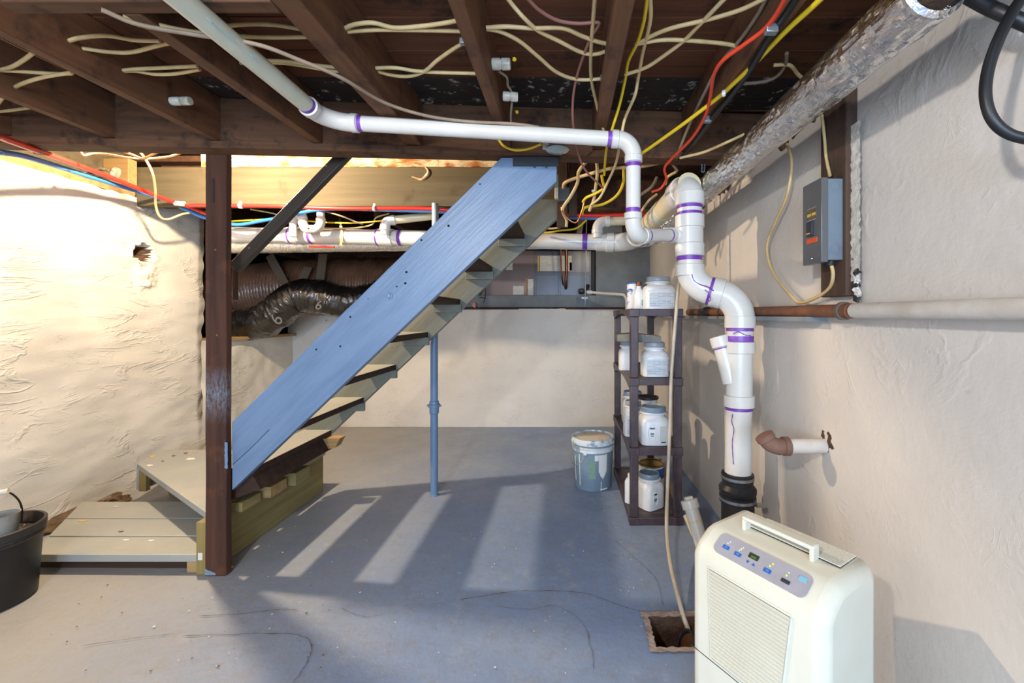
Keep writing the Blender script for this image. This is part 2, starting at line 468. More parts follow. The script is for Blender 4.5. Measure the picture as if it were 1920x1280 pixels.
class MB:
    def __init__(s):
        s.v, s.f, s.mi = [], [], []
        s.cur = 0

    def add(s, vs_, fs):
        o = len(s.v)
        s.v += [Vector(p) for p in vs_]
        for f in fs:
            s.f.append([i + o for i in f])
            s.mi.append(s.cur)
        return s

    def obox(s, c, ux, uy, uz):
        """centre and three half-extent vectors"""
        c, ux, uy, uz = map(Vector, (c, ux, uy, uz))
        vs_ = [c + ux * a + uy * b + uz * d for d in (-1, 1) for b in (-1, 1) for a in (-1, 1)]
        fs = [(0, 2, 3, 1), (4, 5, 7, 6), (0, 1, 5, 4), (2, 6, 7, 3), (0, 4, 6, 2), (1, 3, 7, 5)]
        if ux.cross(uy).dot(uz) < 0:
            fs = [tuple(reversed(f)) for f in fs]
        return s.add(vs_, fs)

    def box(s, lo, hi):
        lo, hi = Vector(lo), Vector(hi)
        h = (hi - lo) / 2
        return s.obox((lo + hi) / 2, (h.x, 0, 0), (0, h.y, 0), (0, 0, h.z))

    def prism(s, poly, vec):
        n = len(poly)
        vec = Vector(vec)
        poly = [Vector(p) for p in poly]
        nrm = Vector((0, 0, 0))
        for i in range(n):
            nrm += poly[i].cross(poly[(i + 1) % n])
        if nrm.dot(vec) > 0:
            poly.reverse()
        vs_ = poly + [p + vec for p in poly]
        fs = [list(range(n)), list(range(2 * n - 1, n - 1, -1))]
        fs += [[(i + 1) % n, i, n + i, n + (i + 1) % n] for i in range(n)]
        return s.add(vs_, fs)

    def tube(s, pts, r, n=12, caps=True, flat=None):
        pts = [Vector(p) for p in pts]
        m = len(pts)
        rad = (lambda i: r) if isinstance(r, (int, float)) else (lambda i: r[i])
        T = [(pts[min(i + 1, m - 1)] - pts[max(i - 1, 0)]).normalized() for i in range(m)]
        up = Vector((0, 0, 1)) if abs(T[0].z) < .9 else Vector((0, 1, 0))
        N = (up - T[0] * up.dot(T[0])).normalized()
        vs_, fs = [], []
        for i in range(m):
            N = (N - T[i] * N.dot(T[i]))
            N = N.normalized() if N.length > 1e-6 else T[i].orthogonal().normalized()
            B = T[i].cross(N)
            for j in range(n):
                a = 2 * pi * j / n
                k = rad(i) if not callable(r) else r(i, j)
                fx = flat if flat else 1
                vs_.append(pts[i] + N * cos(a) * k * fx + B * sin(a) * k)
        for i in range(m - 1):
            for j in range(n):
                a, b = i * n + j, i * n + (j + 1) % n
                fs.append((a, b, b + n, a + n))
        if caps:
            fs.append(list(range(n - 1, -1, -1)))
            fs.append(list(range((m - 1) * n, m * n)))
        return s.add(vs_, fs)

    def lathe(s, prof, o=(0, 0, 0), ax=(0, 0, 1), n=28, caps=True):
        o, ax = Vector(o), Vector(ax).normalized()
        e1 = ax.orthogonal().normalized() if abs(ax.z) < .99 else Vector((1, 0, 0))
        e2 = ax.cross(e1)
        vs_, fs = [], []
        m = len(prof)
        for (r, z) in prof:
            for j in range(n):
                a = 2 * pi * j / n
                vs_.append(o + ax * z + e1 * cos(a) * r + e2 * sin(a) * r)
        for i in range(m - 1):
            for j in range(n):
                a, b = i * n + j, i * n + (j + 1) % n
                fs.append((a, b, b + n, a + n))
        if caps:
            fs.append(list(range(n - 1, -1, -1)))
            fs.append(list(range((m - 1) * n, m * n)))
        return s.add(vs_, fs)

    def blob(s, c, r, sq=(1, 1, 1), seed=0, amp=.3, sub=1):
        bm = bmesh.new()
        bmesh.ops.create_icosphere(bm, subdivisions=sub, radius=1)
        vs_ = []
        for v in bm.verts:
            p = v.co * (1 + amp * noise.noise(v.co * 1.7 + Vector((seed * 3.1, seed, 0))))
            vs_.append(Vector(c) + Vector((p.x * sq[0], p.y * sq[1], p.z * sq[2])) * r)
        fs = [[v.index for v in f.verts] for f in bm.faces]
        bm.free()
        return s.add(vs_, fs)

    def build(s, name, m, parent=None, smooth=40, bevel=0, seg=2):
        ms = m if isinstance(m, (list, tuple)) else [m]
        xs = [p.x for p in s.v]; ys = [p.y for p in s.v]; zs = [p.z for p in s.v]
        if parent is None:
            org = Vector(((min(xs) + max(xs)) / 2, (min(ys) + max(ys)) / 2, min(zs)))
        else:
            org = wloc(parent)
        me = bpy.data.meshes.new(name)
        me.from_pydata([p - org for p in s.v], [], s.f)
        for q in ms:
            me.materials.append(q)
        me.polygons.foreach_set('material_index', s.mi)
        if smooth:
            me.polygons.foreach_set('use_smooth', [True] * len(me.polygons))
            me.set_sharp_from_angle(angle=R(smooth))
        me.update()
        o = bpy.data.objects.new(name, me)
        COL.objects.link(o)
        if parent is None:
            o.location = org
        else:
            o.parent = parent
        if bevel:
            b = o.modifiers.new('bevel', 'BEVEL')
            b.width = bevel
            b.segments = seg
            b.limit_method = 'ANGLE'
            b.angle_limit = R(40)
        return o


def wloc(o):
    p = Vector(o.location)
    while o.parent:
        o = o.parent
        p = p + Vector(o.location)
    return p


def tag(o, label=None, cat=None, group=None, kind=None):
    for k, v in (('label', label), ('category', cat), ('group', group), ('kind', kind)):
        if v:
            o[k] = v
    return o


def thing(name, label, cat, loc, group=None, rotz=0):
    o = bpy.data.objects.new(name, None)
    o.empty_display_size = .05
    o.location = loc
    o.rotation_euler = (0, 0, rotz)
    COL.objects.link(o)
    return tag(o, label, cat, group)


def struct(o):
    o['kind'] = 'structure'
    return o


def box(name, lo, hi, m, parent=None, bevel=0):
    return MB().box(lo, hi).build(name, m, parent, bevel=bevel)


def tube(name, pts, r, m, parent=None, n=12, caps=True, flat=None):
    return MB().tube(pts, r, n, caps, flat).build(name, m, parent, smooth=50)


def lathe(name, prof, o, m, parent=None, ax=(0, 0, 1), n=28):
    return MB().lathe(prof, o, ax, n).build(name, m, parent, smooth=35)


def copy_tree(o, parent=None):
    c = o.copy()
    COL.objects.link(c)
    if parent:
        c.parent = parent
    for ch in o.children:
        copy_tree(ch, c)
    return c


def text_part(name, s, size, mtx, m, parent, extrude=.0004):
    cu = bpy.data.curves.new(name, 'FONT')
    cu.body = s
    cu.size = size
    cu.align_x = 'CENTER'
    cu.align_y = 'CENTER'
    cu.extrude = extrude
    t = bpy.data.objects.new(name + '_tmp', cu)
    me = bpy.data.meshes.new_from_object(t)
    bpy.data.objects.remove(t)
    me.transform(mtx)
    me.transform(Matrix.Translation(-wloc(parent)))
    me.materials.clear()
    me.materials.append(m)
    me.name = name
    o = bpy.data.objects.new(name, me)
    COL.objects.link(o)
    o.parent = parent
    return o


def frame(o, ux, uz):
    """matrix whose local x is ux, local y is uz (text up), at o"""
    ux = Vector(ux).normalized(); uz = Vector(uz).normalized()
    n = ux.cross(uz)
    return Matrix(((ux.x, uz.x, n.x, o[0]), (ux.y, uz.y, n.y, o[1]), (ux.z, uz.z, n.z, o[2]), (0, 0, 0, 1)))


def N3(x, y, z=0.0):
    return noise.noise(Vector((x, y, z)))


# ================================================================== SETTING
XL, XR, YB = -2.95, 0.92, 4.61
JZ = 1.985           # underside of the joists
SZ = 2.18            # underside of the subfloor

# ---- floor with a sump pit cut into it
PX0, PX1, PY0, PY1 = 0.332, 0.640, 1.548, 1.712
xs = [-3.3] + [-3.0 + .12 * i for i in range(27)] + [PX0 - .03, PX0, PX0 + .08, PX0 + .17, PX1, .75, .92, 1.1]
ys = [-3.0, -2, -1, 0, .5] + [.7 + .1 * i for i in range(8)] + [PY0 - .02, PY0, PY0 + .07, PY0 + .14, PY1, PY1 + .03] + [1.85 + .15 * i for i in range(19)] + [4.75]
xs = sorted(set(round(v, 4) for v in xs)); ys = sorted(set(round(v, 4) for v in ys))
mb = MB()
vv = []
for y in ys:
    for x in xs:
        jx = jy = 0
        if PX0 <= x <= PX1 and PY0 <= y <= PY1 or (abs(x - PX0) < .001 or abs(x - PX1) < .001):
            if PY0 - .001 <= y <= PY1 + .001:
                jx = .010 * N3(x * 31, y * 31, 3); jy = .010 * N3(x * 29, y * 33, 8)
        vv.append((x + jx, y + jy, .004 * N3(x * 1.3, y * 1.3)))
nx = len(xs)
ff = []
for j in range(len(ys) - 1):
    for i in range(nx - 1):
        cx, cy = (xs[i] + xs[i + 1]) / 2, (ys[j] + ys[j + 1]) / 2
        if PX0 < cx < PX1 and PY0 < cy < PY1:
            continue
        a = j * nx + i
        ff.append((a, a + 1, a + nx + 1, a + nx))
mb.add(vv, ff)
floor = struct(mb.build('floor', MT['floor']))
floor.location.z += 0


def grid_patch(nu, nv, fn, mfn=None):
    m = MB()
    vs_ = [fn(i / nu, j / nv) for j in range(nv + 1) for i in range(nu + 1)]
    m.add(vs_, [(j * (nu + 1) + i, j * (nu + 1) + i + 1, (j + 1) * (nu + 1) + i + 1, (j + 1) * (nu + 1) + i) for j in range(nv) for i in range(nu)])
    if mfn:
        m.mi = [mfn((i + .5) / nu, (j + .5) / nv) for j in range(nv) for i in range(nu)]
    return m


# pit walls, mud, water: parts of the floor
pw = MB()
for (a, b) in (((PX0, PY0), (PX0, PY1)), ((PX0, PY1), (PX1, PY1)), ((PX1, PY1), (PX1, PY0)), ((PX1, PY0), (PX0, PY0))):
    g = grid_patch(6, 4, lambda u, v, a=a, b=b: (a[0] + (b[0] - a[0]) * u + .012 * N3(u * 5, v * 5, a[0] * 9), a[1] + (b[1] - a[1]) * u + .012 * N3(u * 5, v * 5, b[1] * 7), .004 - .2 * v))
    o_ = len(pw.v); pw.v += g.v; pw.f += [[q + o_ for q in f] for f in g.f]; pw.mi += g.mi
pw.build('pit_wall', MT['pit'], floor)
MB().box((PX0 - .02, PY0 - .02, -.22), (PX1 + .02, PY1 + .02, -.19)).build('pit_bottom', MT['pit'], floor)
box('pit_water', (PX0 + .03, PY0 + .005, -.19), (PX1, PY1 - .02, -.165), MT['water'], floor)
# chipped concrete rim pieces
for i, (a, b, w) in enumerate((((PX0 - .03, PY1 + .004), (PX1 + .02, PY1 + .012), .014), ((PX0 - .014, PY0 - .01), (PX0 - .010, PY1 + .01), .011), ((PX0 - .03, PY0 - .012), (PX1, PY0 - .010), .010))):
    m = MB()
    k = 16
    top, bot = [], []
    for q in range(k + 1):
        t = q / k
        x, y = a[0] + (b[0] - a[0]) * t, a[1] + (b[1] - a[1]) * t
        ww = w * (1 + .8 * N3(q * .9, i * 7))
        horiz = abs(b[0] - a[0]) > abs(b[1] - a[1])
        top.append((x + (0 if horiz else ww), y + (ww if horiz else 0), .0065))
        bot.append((x - (0 if horiz else ww), y - (ww if horiz else 0), .0055))
    m.add(top + bot, [(q, q + 1, k + 2 + q, k + 1 + q) if not horiz else (q + 1, q, k + 1 + q, k + 2 + q) for q in range(k)])
    m.build('chipped_rim', MT['pit_edge'], floor)


def Fp(x, y, z=.006):
    D = (EYE - z) * F / (y - CY)
    return Vector(((x - CX) * D / F, D, z))


def crack(pts, w):
    pts = catmull([Fp(*p) for p in pts], 6)
    vs_, fs = [], []
    for i, p in enumerate(pts):
        t = (pts[min(i + 1, len(pts) - 1)] - pts[max(i - 1, 0)]).normalized()
        nrm = Vector((-t.y, t.x, 0))
        jit = nrm * .006 * N3(i * .7, p.x * 3)
        ww = w * (.4 + abs(N3(i * .45, 5)) * 1.6) * (1 if 0 < i < len(pts) - 1 else .1)
        vs_ += [p + jit + nrm * ww, p + jit - nrm * ww]
    for i in range(len(pts) - 1):
        fs.append((2 * i, 2 * i + 1, 2 * i + 3, 2 * i + 2))
    MB().add(vs_, fs).build('crack', MT['crack'], floor)


crack([(860, 1124), (910, 1116), (960, 1109), (1040, 1107), (1100, 1112), (1150, 1130), (1210, 1148)], .0020)
crack([(340, 1192), (440, 1188), (540, 1187), (578, 1198), (583, 1222), (570, 1250), (545, 1285)], .0018)
crack([(370, 1155), (450, 1150), (520, 1142), (560, 1143)], .0016)
crack([(640, 1140), (665, 1150), (690, 1156), (720, 1150)], .0012)
crack([(930, 1135), (990, 1142), (1040, 1135), (1090, 1165), (1110, 1220), (1112, 1260)], .0012)
crack([(1150, 1010), (1190, 1045), (1230, 1085), (1245, 1140)], .0012)
crack([(150, 1210), (260, 1195), (330, 1188)], .0012)
# loose debris on the floor: flakes, chips
for nm, mm, cnt in (('paint_flakes', 'flake', 90), ('brown_chips', 'flake_brown', 26)):
    m = MB()
    for i in range(cnt):
        if nm == 'paint_flakes':
            px, py = random.uniform(250, 1230), random.uniform(830, 1270)
        else:
            px, py = random.uniform(90, 640), random.uniform(1090, 1270)
        p = Fp(px, py)
        if p.x < -1.6 and p.y > 1.95:
            continue
        a = random.random() * 6.28
        r = random.uniform(.0015, .0045)
        k = random.randint(3, 5)
        q = [p + Vector((cos(a + 6.28 * t / k) * r * random.uniform(.5, 1.3), sin(a + 6.28 * t / k) * r * random.uniform(.5, 1.3), 0)) for t in range(k)]
        m.prism(q, (0, 0, .0016))
    tag(m.build(nm, MT[mm], floor, smooth=0), kind='stuff')

# ---- left wall: trowelled plaster with a broken hole and a lump under it
HY, HZ = 2.98, 1.637


def wl(y, z):
    x = XL + .035 * N3(y * .9, z * .8, 1) + .016 * N3(y * 2.6, z * 3.4, 4) + .006 * N3(y * 6, z * 14, 9) + .05 * max(0, .5 - z) * .5
    ang = atan2(z - HZ, y - HY)
    rr = sqrt(((y - HY) / 1.15) ** 2 + (z - HZ) ** 2) * (1 + .38 * N3(cos(ang) * 2.1, sin(ang) * 2.1, 2))
    if rr < .062:
        x -= .10 * min(1, (.062 - rr) / .016)
    elif rr < .10:
        x += .010 * (1 - (rr - .062) / .038)
    d2 = sqrt(((y - 3.0) / 1.0) ** 2 + ((z - 1.475) / 1.3) ** 2)
    if d2 < .085:
        x += .03 * (1 - d2 / .085) + .018 * N3(y * 32, z * 32, 6)
    d3 = sqrt(((y - 2.99) / 1.0) ** 2 + ((z - 1.545) / .35) ** 2)
    if d3 < .06:
        x -= .03 * (1 - d3 / .06)
    if y > 3.42:
        x -= .03 * (y - 3.42) / .08 * (1 + N3(z * 9, 3))
    return x


def wl_m(y, z):
    ang = atan2(z - HZ, y - HY)
    rr = sqrt(((y - HY) / 1.15) ** 2 + (z - HZ) ** 2) * (1 + .38 * N3(cos(ang) * 2.1, sin(ang) * 2.1, 2))
    return 1 if rr < .056 else 0


wy0, wy1, wz1 = 1.0, 3.50, 2.015
mb = grid_patch(200, 160, lambda u, v: (wl(wy0 + (wy1 - wy0) * u, wz1 * v), wy0 + (wy1 - wy0) * u, wz1 * v + (.012 * N3(u * 30, 2) if v > .99 else 0)),
                lambda u, v: wl_m(wy0 + (wy1 - wy0) * u, wz1 * v))
g = grid_patch(30, 20, lambda u, v: (wl(-3 + 4 * u, wz1 * v), -3 + 4 * u, wz1 * v))
o_ = len(mb.v); mb.v += g.v; mb.f += [[q + o_ for q in f] for f in g.f]; mb.mi += g.mi
g = grid_patch(60, 50, lambda u, v: (XL + .02 * N3(u * 3, v * 3, 2) + (.012 * N3(u * 9, v * 7, 5)), 3.46 + 1.2 * u, 1.0 * v))
o_ = len(mb.v); mb.v += g.v; mb.f += [[q + o_ for q in f] for f in g.f]; mb.mi += g.mi
wall_left = struct(mb.build('wall_left', [MT['wall_left'], MT['hole']], smooth=60))
box('wall_core', (XL - .35, -3, 0), (XL - .13, 3.47, 2.0), MT['wall_left'], wall_left)
box('wall_core', (XL - .35, 3.44, 0), (XL - .04, 4.7, .985), MT['wall_left'], wall_left)
box('wall_end', (XL - .33, 3.44, .95), (XL - .035, 3.475, 2.0), MT['stone'], wall_left)
# sill board over the low wall under the duct, exposed stone at the foot
mb = MB().box((XL - .33, 3.60, .985), (XL + .05, 4.60, 1.012))
mb.build('sill_board', MT['raw_wood'], wall_left, bevel=.003)
for (px, py, rx, ry) in ((122, 972, .17, .035), (182, 944, .08, .03)):
    p = Fp(px, py)
    m = MB()
    m.blob((XL + .06, p.y, .025), 1, (.06, rx, ry), seed=px, amp=.7, sub=3)
    m.build('exposed_stone', MT['stone'], wall_left, smooth=0)

# ---- right wall
mb = grid_patch(130, 70, lambda u, v: (XR + .012 * N3(u * 5.4, v * 2.2, 7) + .006 * N3(u * 22, v * 9, 3) + .001 * N3(u * 70, v * 30, 3), -3 + 7.75 * u, 1.945 * v + (.015 * N3(u * 60, 4) if v > .99 else 0)))
mb.f = [list(reversed(f)) for f in mb.f]
wall_right = struct(mb.build('wall_right', MT['wall_right'], smooth=60))
box('wall_core', (XR + .03, -3, 0), (XR + .3, 4.75, 1.9), MT['wall_right'], wall_right)
m = MB()
for i in range(24):     # broken mortar along the ragged top of the wall behind the duct
    y = 1.15 + i * .105
    m.blob((XR + .0 + .03 * random.random(), y, 1.945 + .03 * random.random()), 1, (.03, .06 + .03 * random.random(), .03 + .02 * random.random()), seed=i, amp=.9, sub=2)
tag(m.build('broken_mortar', MT['hole'], wall_right, smooth=0), kind='stuff')

# ---- back wall, its ledge and the grey painted wall above
mb = grid_patch(130, 50, lambda u, v: (-3.0 + 3.95 * u, YB + .02 * N3(u * 5, v * 2, 5) + .006 * N3(u * 16, v * 7, 2) + .0025 * N3(u * 60, v * 24, 2), 1.275 * v + (.006 * N3(u * 50, 3) if v > .99 else 0)))
wall_back = struct(mb.build('wall_back', MT['wall_back'], smooth=60))
box('wall_core', (-3.0, YB + .035, 0), (.92, YB + .3, 1.262), MT['wall_back'], wall_back)
mb = MB().box((-2.9, YB - .006, 1.268), (.90, YB + .06, 1.292))
mb.build('rust_stained_ledge', MT['rust_line'], wall_back)
box('grey_curb', (-1.3, YB + .055, 1.285), (.34, YB + .16, 1.425), MT['grey_wall'], wall_back, bevel=.008)
box('grey_block_panel', (.335, YB + .05, 1.285), (.955, YB + .16, 2.18), MT['grey_wall'], wall_back)

# ---- dim crawlspace beyond
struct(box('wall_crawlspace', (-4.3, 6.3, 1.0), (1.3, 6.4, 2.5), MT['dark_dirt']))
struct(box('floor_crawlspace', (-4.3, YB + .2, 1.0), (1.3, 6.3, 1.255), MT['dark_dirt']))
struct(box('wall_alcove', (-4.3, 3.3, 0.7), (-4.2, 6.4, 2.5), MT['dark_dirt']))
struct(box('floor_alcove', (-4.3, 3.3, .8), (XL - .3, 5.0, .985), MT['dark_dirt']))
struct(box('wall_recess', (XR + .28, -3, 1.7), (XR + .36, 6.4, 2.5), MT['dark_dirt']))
struct(box('wall_side_recess', (-3.4, -3, 1.9), (-3.32, 6.4, 2.5), MT['beam']))
struct(box('wall_front', (-3.4, -3.1, 0), (1.3, -3.0, 2.5), MT['wall_back']))

# ---- ceiling: subfloor boards as parts
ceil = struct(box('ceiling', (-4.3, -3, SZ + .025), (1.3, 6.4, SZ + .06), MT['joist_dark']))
ceil.location.z += .40
ceil.data.update()


def bY(x):
    return 1.90 + .062 * (x + 1.6)          # front face of the main beam


y = .30
i = 0
while y < 2.0:
    w = .085 + .006 * (i % 3)
    m = MB().box((-3.3, y, SZ + .002 * (i % 2)), (1.2, y + w - .003, SZ + .022))
    m.build('subfloor_board', MT['plank_mould'] if y > 1.72 else MT['plank'], ceil)
    y += w
    i += 1
box('subfloor_panel', (-3.3, -3, SZ), (1.2, .3, SZ + .022), MT['plank'], ceil)
box('subfloor_panel', (-4.3, 2.98, SZ + .10), (1.2, 6.3, SZ + .14), MT['joist_dark'], ceil)
box('subfloor_panel', (.02, 2.12, SZ), (1.2, 2.98, SZ + .04), MT['joist_dark'], ceil)

# ================================================================== JOISTS AND BEAMS
joists = [(-2.42, .042, 'furthest ceiling joist along the left plaster wall, mostly cut off by the frame'),
          (-2.00, .042, 'dark ceiling joist with a bright lower edge ending above the red water line'),
          (-1.56, .044, 'dark ceiling joist with a white porcelain tube through its side'),
          (-1.12, .044, 'brown ceiling joist left of the greenish plastic drain pipe'),
          (-.69, .075, 'thick brown ceiling joist crossing just right of the greenish drain pipe'),
          (-.27, .042, 'brown ceiling joist beside two porcelain tubes, over the white pipe'),
          (.15, .046, 'grey brown ceiling joist between the porcelain tubes and the yellow cables'),
          (.575, .044, 'dark ceiling joist behind the red and yellow cables next to the foil duct')]
for i, (x, w, lab) in enumerate(joists):
    y0 = 1.102 if x == -1.12 else -2.95
    m = MB().box((x - w / 2, y0, JZ), (x + w / 2, bY(x) + .005, SZ))
    j = m.build('ceiling_joist', MT['joist'], None, bevel=.004)
    tag(j, lab, 'joist', 'ceiling joists')
m = MB().box((-1.41, 1.055, JZ), (-.73, 1.10, SZ))
tag(m.build('trimmer_beam', MT['beam'], bevel=.004), 'short brown trimmer across the top of the picture between two joists', 'beam')

# main beam (slightly skewed)
m = MB()
xa, xb = -3.3, 1.2
poly = [(xa, bY(xa), 1.952), (xb, bY(xb), 1.952), (xb, bY(xb) + .085, 1.952), (xa, bY(xa) + .085, 1.952)]
m.prism(poly, (0, 0, .228))
poly = [(xa, bY(xa) + .0855, 1.986), (xb, bY(xb) + .0855, 1.986), (xb, bY(xb) + .175, 1.986), (xa, bY(xa) + .175, 1.986)]
m.prism(poly, (0, 0, .194))
mbm = m.build('main_beam', MT['beam'], bevel=.005)
tag(mbm, 'long dark timber beam carried by the brown post, holding the joist ends', 'beam')
m = MB().prism([(xa, bY(xa) - .012, 1.950), (xb, bY(xb) - .012, 1.950), (xb, bY(xb) + .004, 1.950), (xa, bY(xa) + .004, 1.950)], (0, 0, .03))
m.build('ledger_strip', MT['beam'], mbm)

# far trimmer (pale header) with crumbling plaster on top
hd = thing('pale_header_board', 'wide pale header board behind the stairs with crumbling plaster on top', 'board', (-1.4, 2.94, 1.955))
box('board', (-2.95, 2.93, 1.955), (-.02, 2.97, 2.225), MT['header'], hd, bevel=.003)
m = grid_patch(120, 3, lambda u, v: (-2.5 + 2.48 * u, 2.925 + .012 * N3(u * 40, v * 3) + .03 * (1 - v) * .2, 2.226 + .10 * v))
m.build('plaster_edge', MT['lath'], hd)
box('paint_smear', W(770, 340, 2.929), W(772, 342, 2.929) + Vector((0, .001, 0)), MT['header'], hd)
sm = catmull([W(772, 331, 2.928), W(790, 336, 2.928), W(801, 328, 2.928), W(803, 320, 2.928), W(797, 313, 2.928)], 6)
tube('plaster_smear', sm, [.003 + .009 * sin(pi * i / (len(sm) - 1)) for i in range(len(sm))], MT['lath'], hd, 8)
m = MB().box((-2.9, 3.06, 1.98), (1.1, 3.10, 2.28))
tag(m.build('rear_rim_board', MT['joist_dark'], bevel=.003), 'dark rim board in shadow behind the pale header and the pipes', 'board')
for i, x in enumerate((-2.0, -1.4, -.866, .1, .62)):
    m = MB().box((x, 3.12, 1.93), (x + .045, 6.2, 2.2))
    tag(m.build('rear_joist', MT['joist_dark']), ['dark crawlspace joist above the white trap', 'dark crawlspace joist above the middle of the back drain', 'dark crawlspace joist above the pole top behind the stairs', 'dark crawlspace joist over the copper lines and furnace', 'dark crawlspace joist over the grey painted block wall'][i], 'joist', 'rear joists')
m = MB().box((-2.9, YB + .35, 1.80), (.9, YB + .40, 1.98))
tag(m.build('crawlspace_beam', MT['joist_dark']), 'dark timber across the crawlspace above the brown duct', 'beam')

# studs right of the stair head
st = thing('stair_head_stud', 'pair of short brown studs at the stair head beside the grey switch box', 'stud', (0, 2.62, 1.55))
box('stud', W(1044, 425, 2.62), W(1064, 300, 2.66), MT['board'], st, bevel=.003)
box('stud', W(1066, 405, 2.64), W(1082, 300, 2.68), MT['board'], st, bevel=.003)

# sill plate on the left wall
sp = thing('sill_plate', 'rough sill timber lying on top of the left plaster wall', 'timber', (XL - .1, 2.5, 2.015))
box('sill_timber', (XL - .30, -1, 2.018), (XL - .015, 3.55, 2.075), MT['raw_wood'], sp, bevel=.006)
box('rim_board', (XL - .19, -1, 2.075), (XL - .15, 3.0, 2.42), MT['header'], sp, bevel=.003)
box('blocking', (XL - .15, 2.86, 2.075), (XL + .02, 2.92, 2.26), MT['raw_wood'], sp, bevel=.003)

# ================================================================== SUPPORT POST
ps = thing('support_post', 'upright brown timber post with a grey paint patch carrying the beam', 'post', (-1.617, 2.03, 0))
m = MB()
n = 22
prof = [(-.052, 1.976), (.044, 1.976), (.046, 2.012), (-.052, 2.012)]
for k in range(n):
    z0, z1 = 1.935 * k / n, 1.935 * (k + 1) / n
rings = []
for k in range(n + 1):
    z = 1.984 * k / n
    rings.append([Vector((-1.617 + px + .003 * N3(z * 4, px * 40), py + .003 * N3(z * 5, py * 10, 3), z)) for px, py in prof])
vs_ = [p for r_ in rings for p in r_]
fs = [(k * 4 + j, k * 4 + (j + 1) % 4, k * 4 + 4 + (j + 1) % 4, k * 4 + 4 + j) for k in range(n) for j in range(4)]
fs += [(3, 2, 1, 0), tuple(n * 4 + j for j in range(4))]
m.add(vs_, fs)
m.build('post_shaft', MT['post'], ps, bevel=.006)
for (px, py) in ((404, 468), (407, 628)):
    p = W(px, py, 1.975)
    lathe('rusty_screw', [(.0055, 0), (.005, .003), (.0015, .0032)], p + Vector((0, .002, 0)), MT['rust'], ps, (0, -1, 0), 12)
box('iron_strap', W(398, 380, 1.975) - Vector((0, .002, 0)), W(402, 335, 1.975) + Vector((0, .002, 0)), MT['iron'], ps)
p0 = W(386, 1078, 1.972)
m = grid_patch(10, 4, lambda u, v: (-1.668 + .05 * u + .004 * N3(u * 5, v * 3), 1.9735, .006 + .030 * v * (1 - .7 * u) + .004 * N3(u * 9, 2)))
m.build('paint_patch', MT['bucket'], ps)
m = grid_patch(3, 14, lambda u, v: (-1.576 + .014 * u + .003 * N3(u * 5, v * 9), 1.9735, .50 + .12 * v + .01 * N3(u * 7, v)))
m.build('paint_patch', MT['pole'], ps)

# ================================================================== STAIRCASE
YN, YF = 2.0, 2.72
stair = thing('staircase', 'steep blue grey open staircase of planks rising to the right', 'stairs', (-.9, 2.36, .27))


def zt(x): return .71 + .982 * (x + 1.56)
def zb(x): return .39 + .951 * (x + 1.56)


XT0, XT1 = -1.563, -.04
x_top = (1.947 - .71) / .982 - 1.56
for nm, y0, y1 in (('near_stringer', YN, YN + .042), ('far_stringer', YF, YF + .042)):
    xs0 = XT0 if nm == 'near_stringer' else -1.66
    top, bot = [], []
    K = 26
    for k in range(K + 1):
        x = xs0 + (x_top - xs0) * k / K
        top.append((x, y0, zt(x) + (.0045 * N3(k * 1.3, 9) if 0 < k < K else 0)))
    poly = top + [(XT1, y0, 1.947), (XT1, y0, zb(XT1))] + [(XT1 + (xs0 - XT1) * k / 6, y0, zb(XT1 + (xs0 - XT1) * k / 6)) for k in range(1, 7)]
    m = MB().prism(poly, (0, y1 - y0, 0))
    o = m.build(nm, MT['stair' if nm == 'near_stringer' else 'stair_warm_lit'], stair, bevel=.003)
    if nm == 'near_stringer':
        near = o
# bolt, screw holes, dents on the near stringer
p = W(729, 555, YN)
lathe('bolt_washer', [(.019, 0), (.018, .004), (.010, .004)], p, MT['stair'], near, (0, -1, 0), 24)
lathe('bolt_head', [(.0115, .003), (.0115, .011), (.008, .0125)], p, MT['stair'], near, (0, -1, 0), 6)
for (px, py, r) in ((762, 510, .006), (760, 531, .006), (593, 655, .005), (841, 423, .006), (657, 594, .005), (638, 649, .005), (744, 537, .004), (790, 450, .005), (900, 345, .004), (612, 600, .003), (690, 560, .003)):
    p = W(px, py, YN)
    lathe('nail_hole', [(r, 0), (r * .9, .0012), (.0004, .0013)], p, MT['hole_dark'], near, (0, -1, 0), 12)
crk = catmull([W(437, 870, YN - .0005), W(470, 840, YN - .0005), (W(505, 805, YN - .0005))], 5)
tube('grain_split', crk, .0012, MT['hole_dark'], near, 6)
box('head_bracket', (-.245, YN - .012, 1.905), (-.03, YN + .001, 1.948), MT['bracket'], stair, bevel=.002)
for px in (1002, 1024):
    lathe('bracket_bolt', [(.006, 0), (.005, .005), (.001, .006)], W(px, 312, YN - .012), MT['bracket'], stair, (0, -1, 0), 10)
# treads with cleats
for k in range(8):
    xb_, zt_ = -1.49 + .205 * k, .478 + .208 * k
    if zt_ > 1.9:
        break
    m = MB().box((xb_ - .18, YN + .04, zt_ - .034), (xb_, YF + .001, zt_))
    m.mi = [0, 1, 0, 0, 0, 0]
    m.build('tread', [MT['dark_wood'], MT['step']], stair, bevel=.004)
    for yy in (YF - .028,):
        MB().box((xb_ - .165, yy, zt_ - .085), (xb_ + .012, yy + .026, zt_ - .034)).build('cleat', MT['stair_warm_lit'], stair, bevel=.003)
m = MB().prism([(-1.66, 2.05, .30), (-1.66, 2.05, .44), (-1.505, 2.05, .44), (-1.465, 2.05, .37)], (0, .65, 0))
m.build('riser_block', MT['dark_wood'], stair, bevel=.003)
m = MB().prism([(-1.53, YF - .072, .443), (-1.40, YF - .072, .443), (-1.43, YF - .072, .385), (-1.49, YF - .072, .375)], (0, .071, 0))
m.build('wedge_block', MT['raw_wood'], stair)

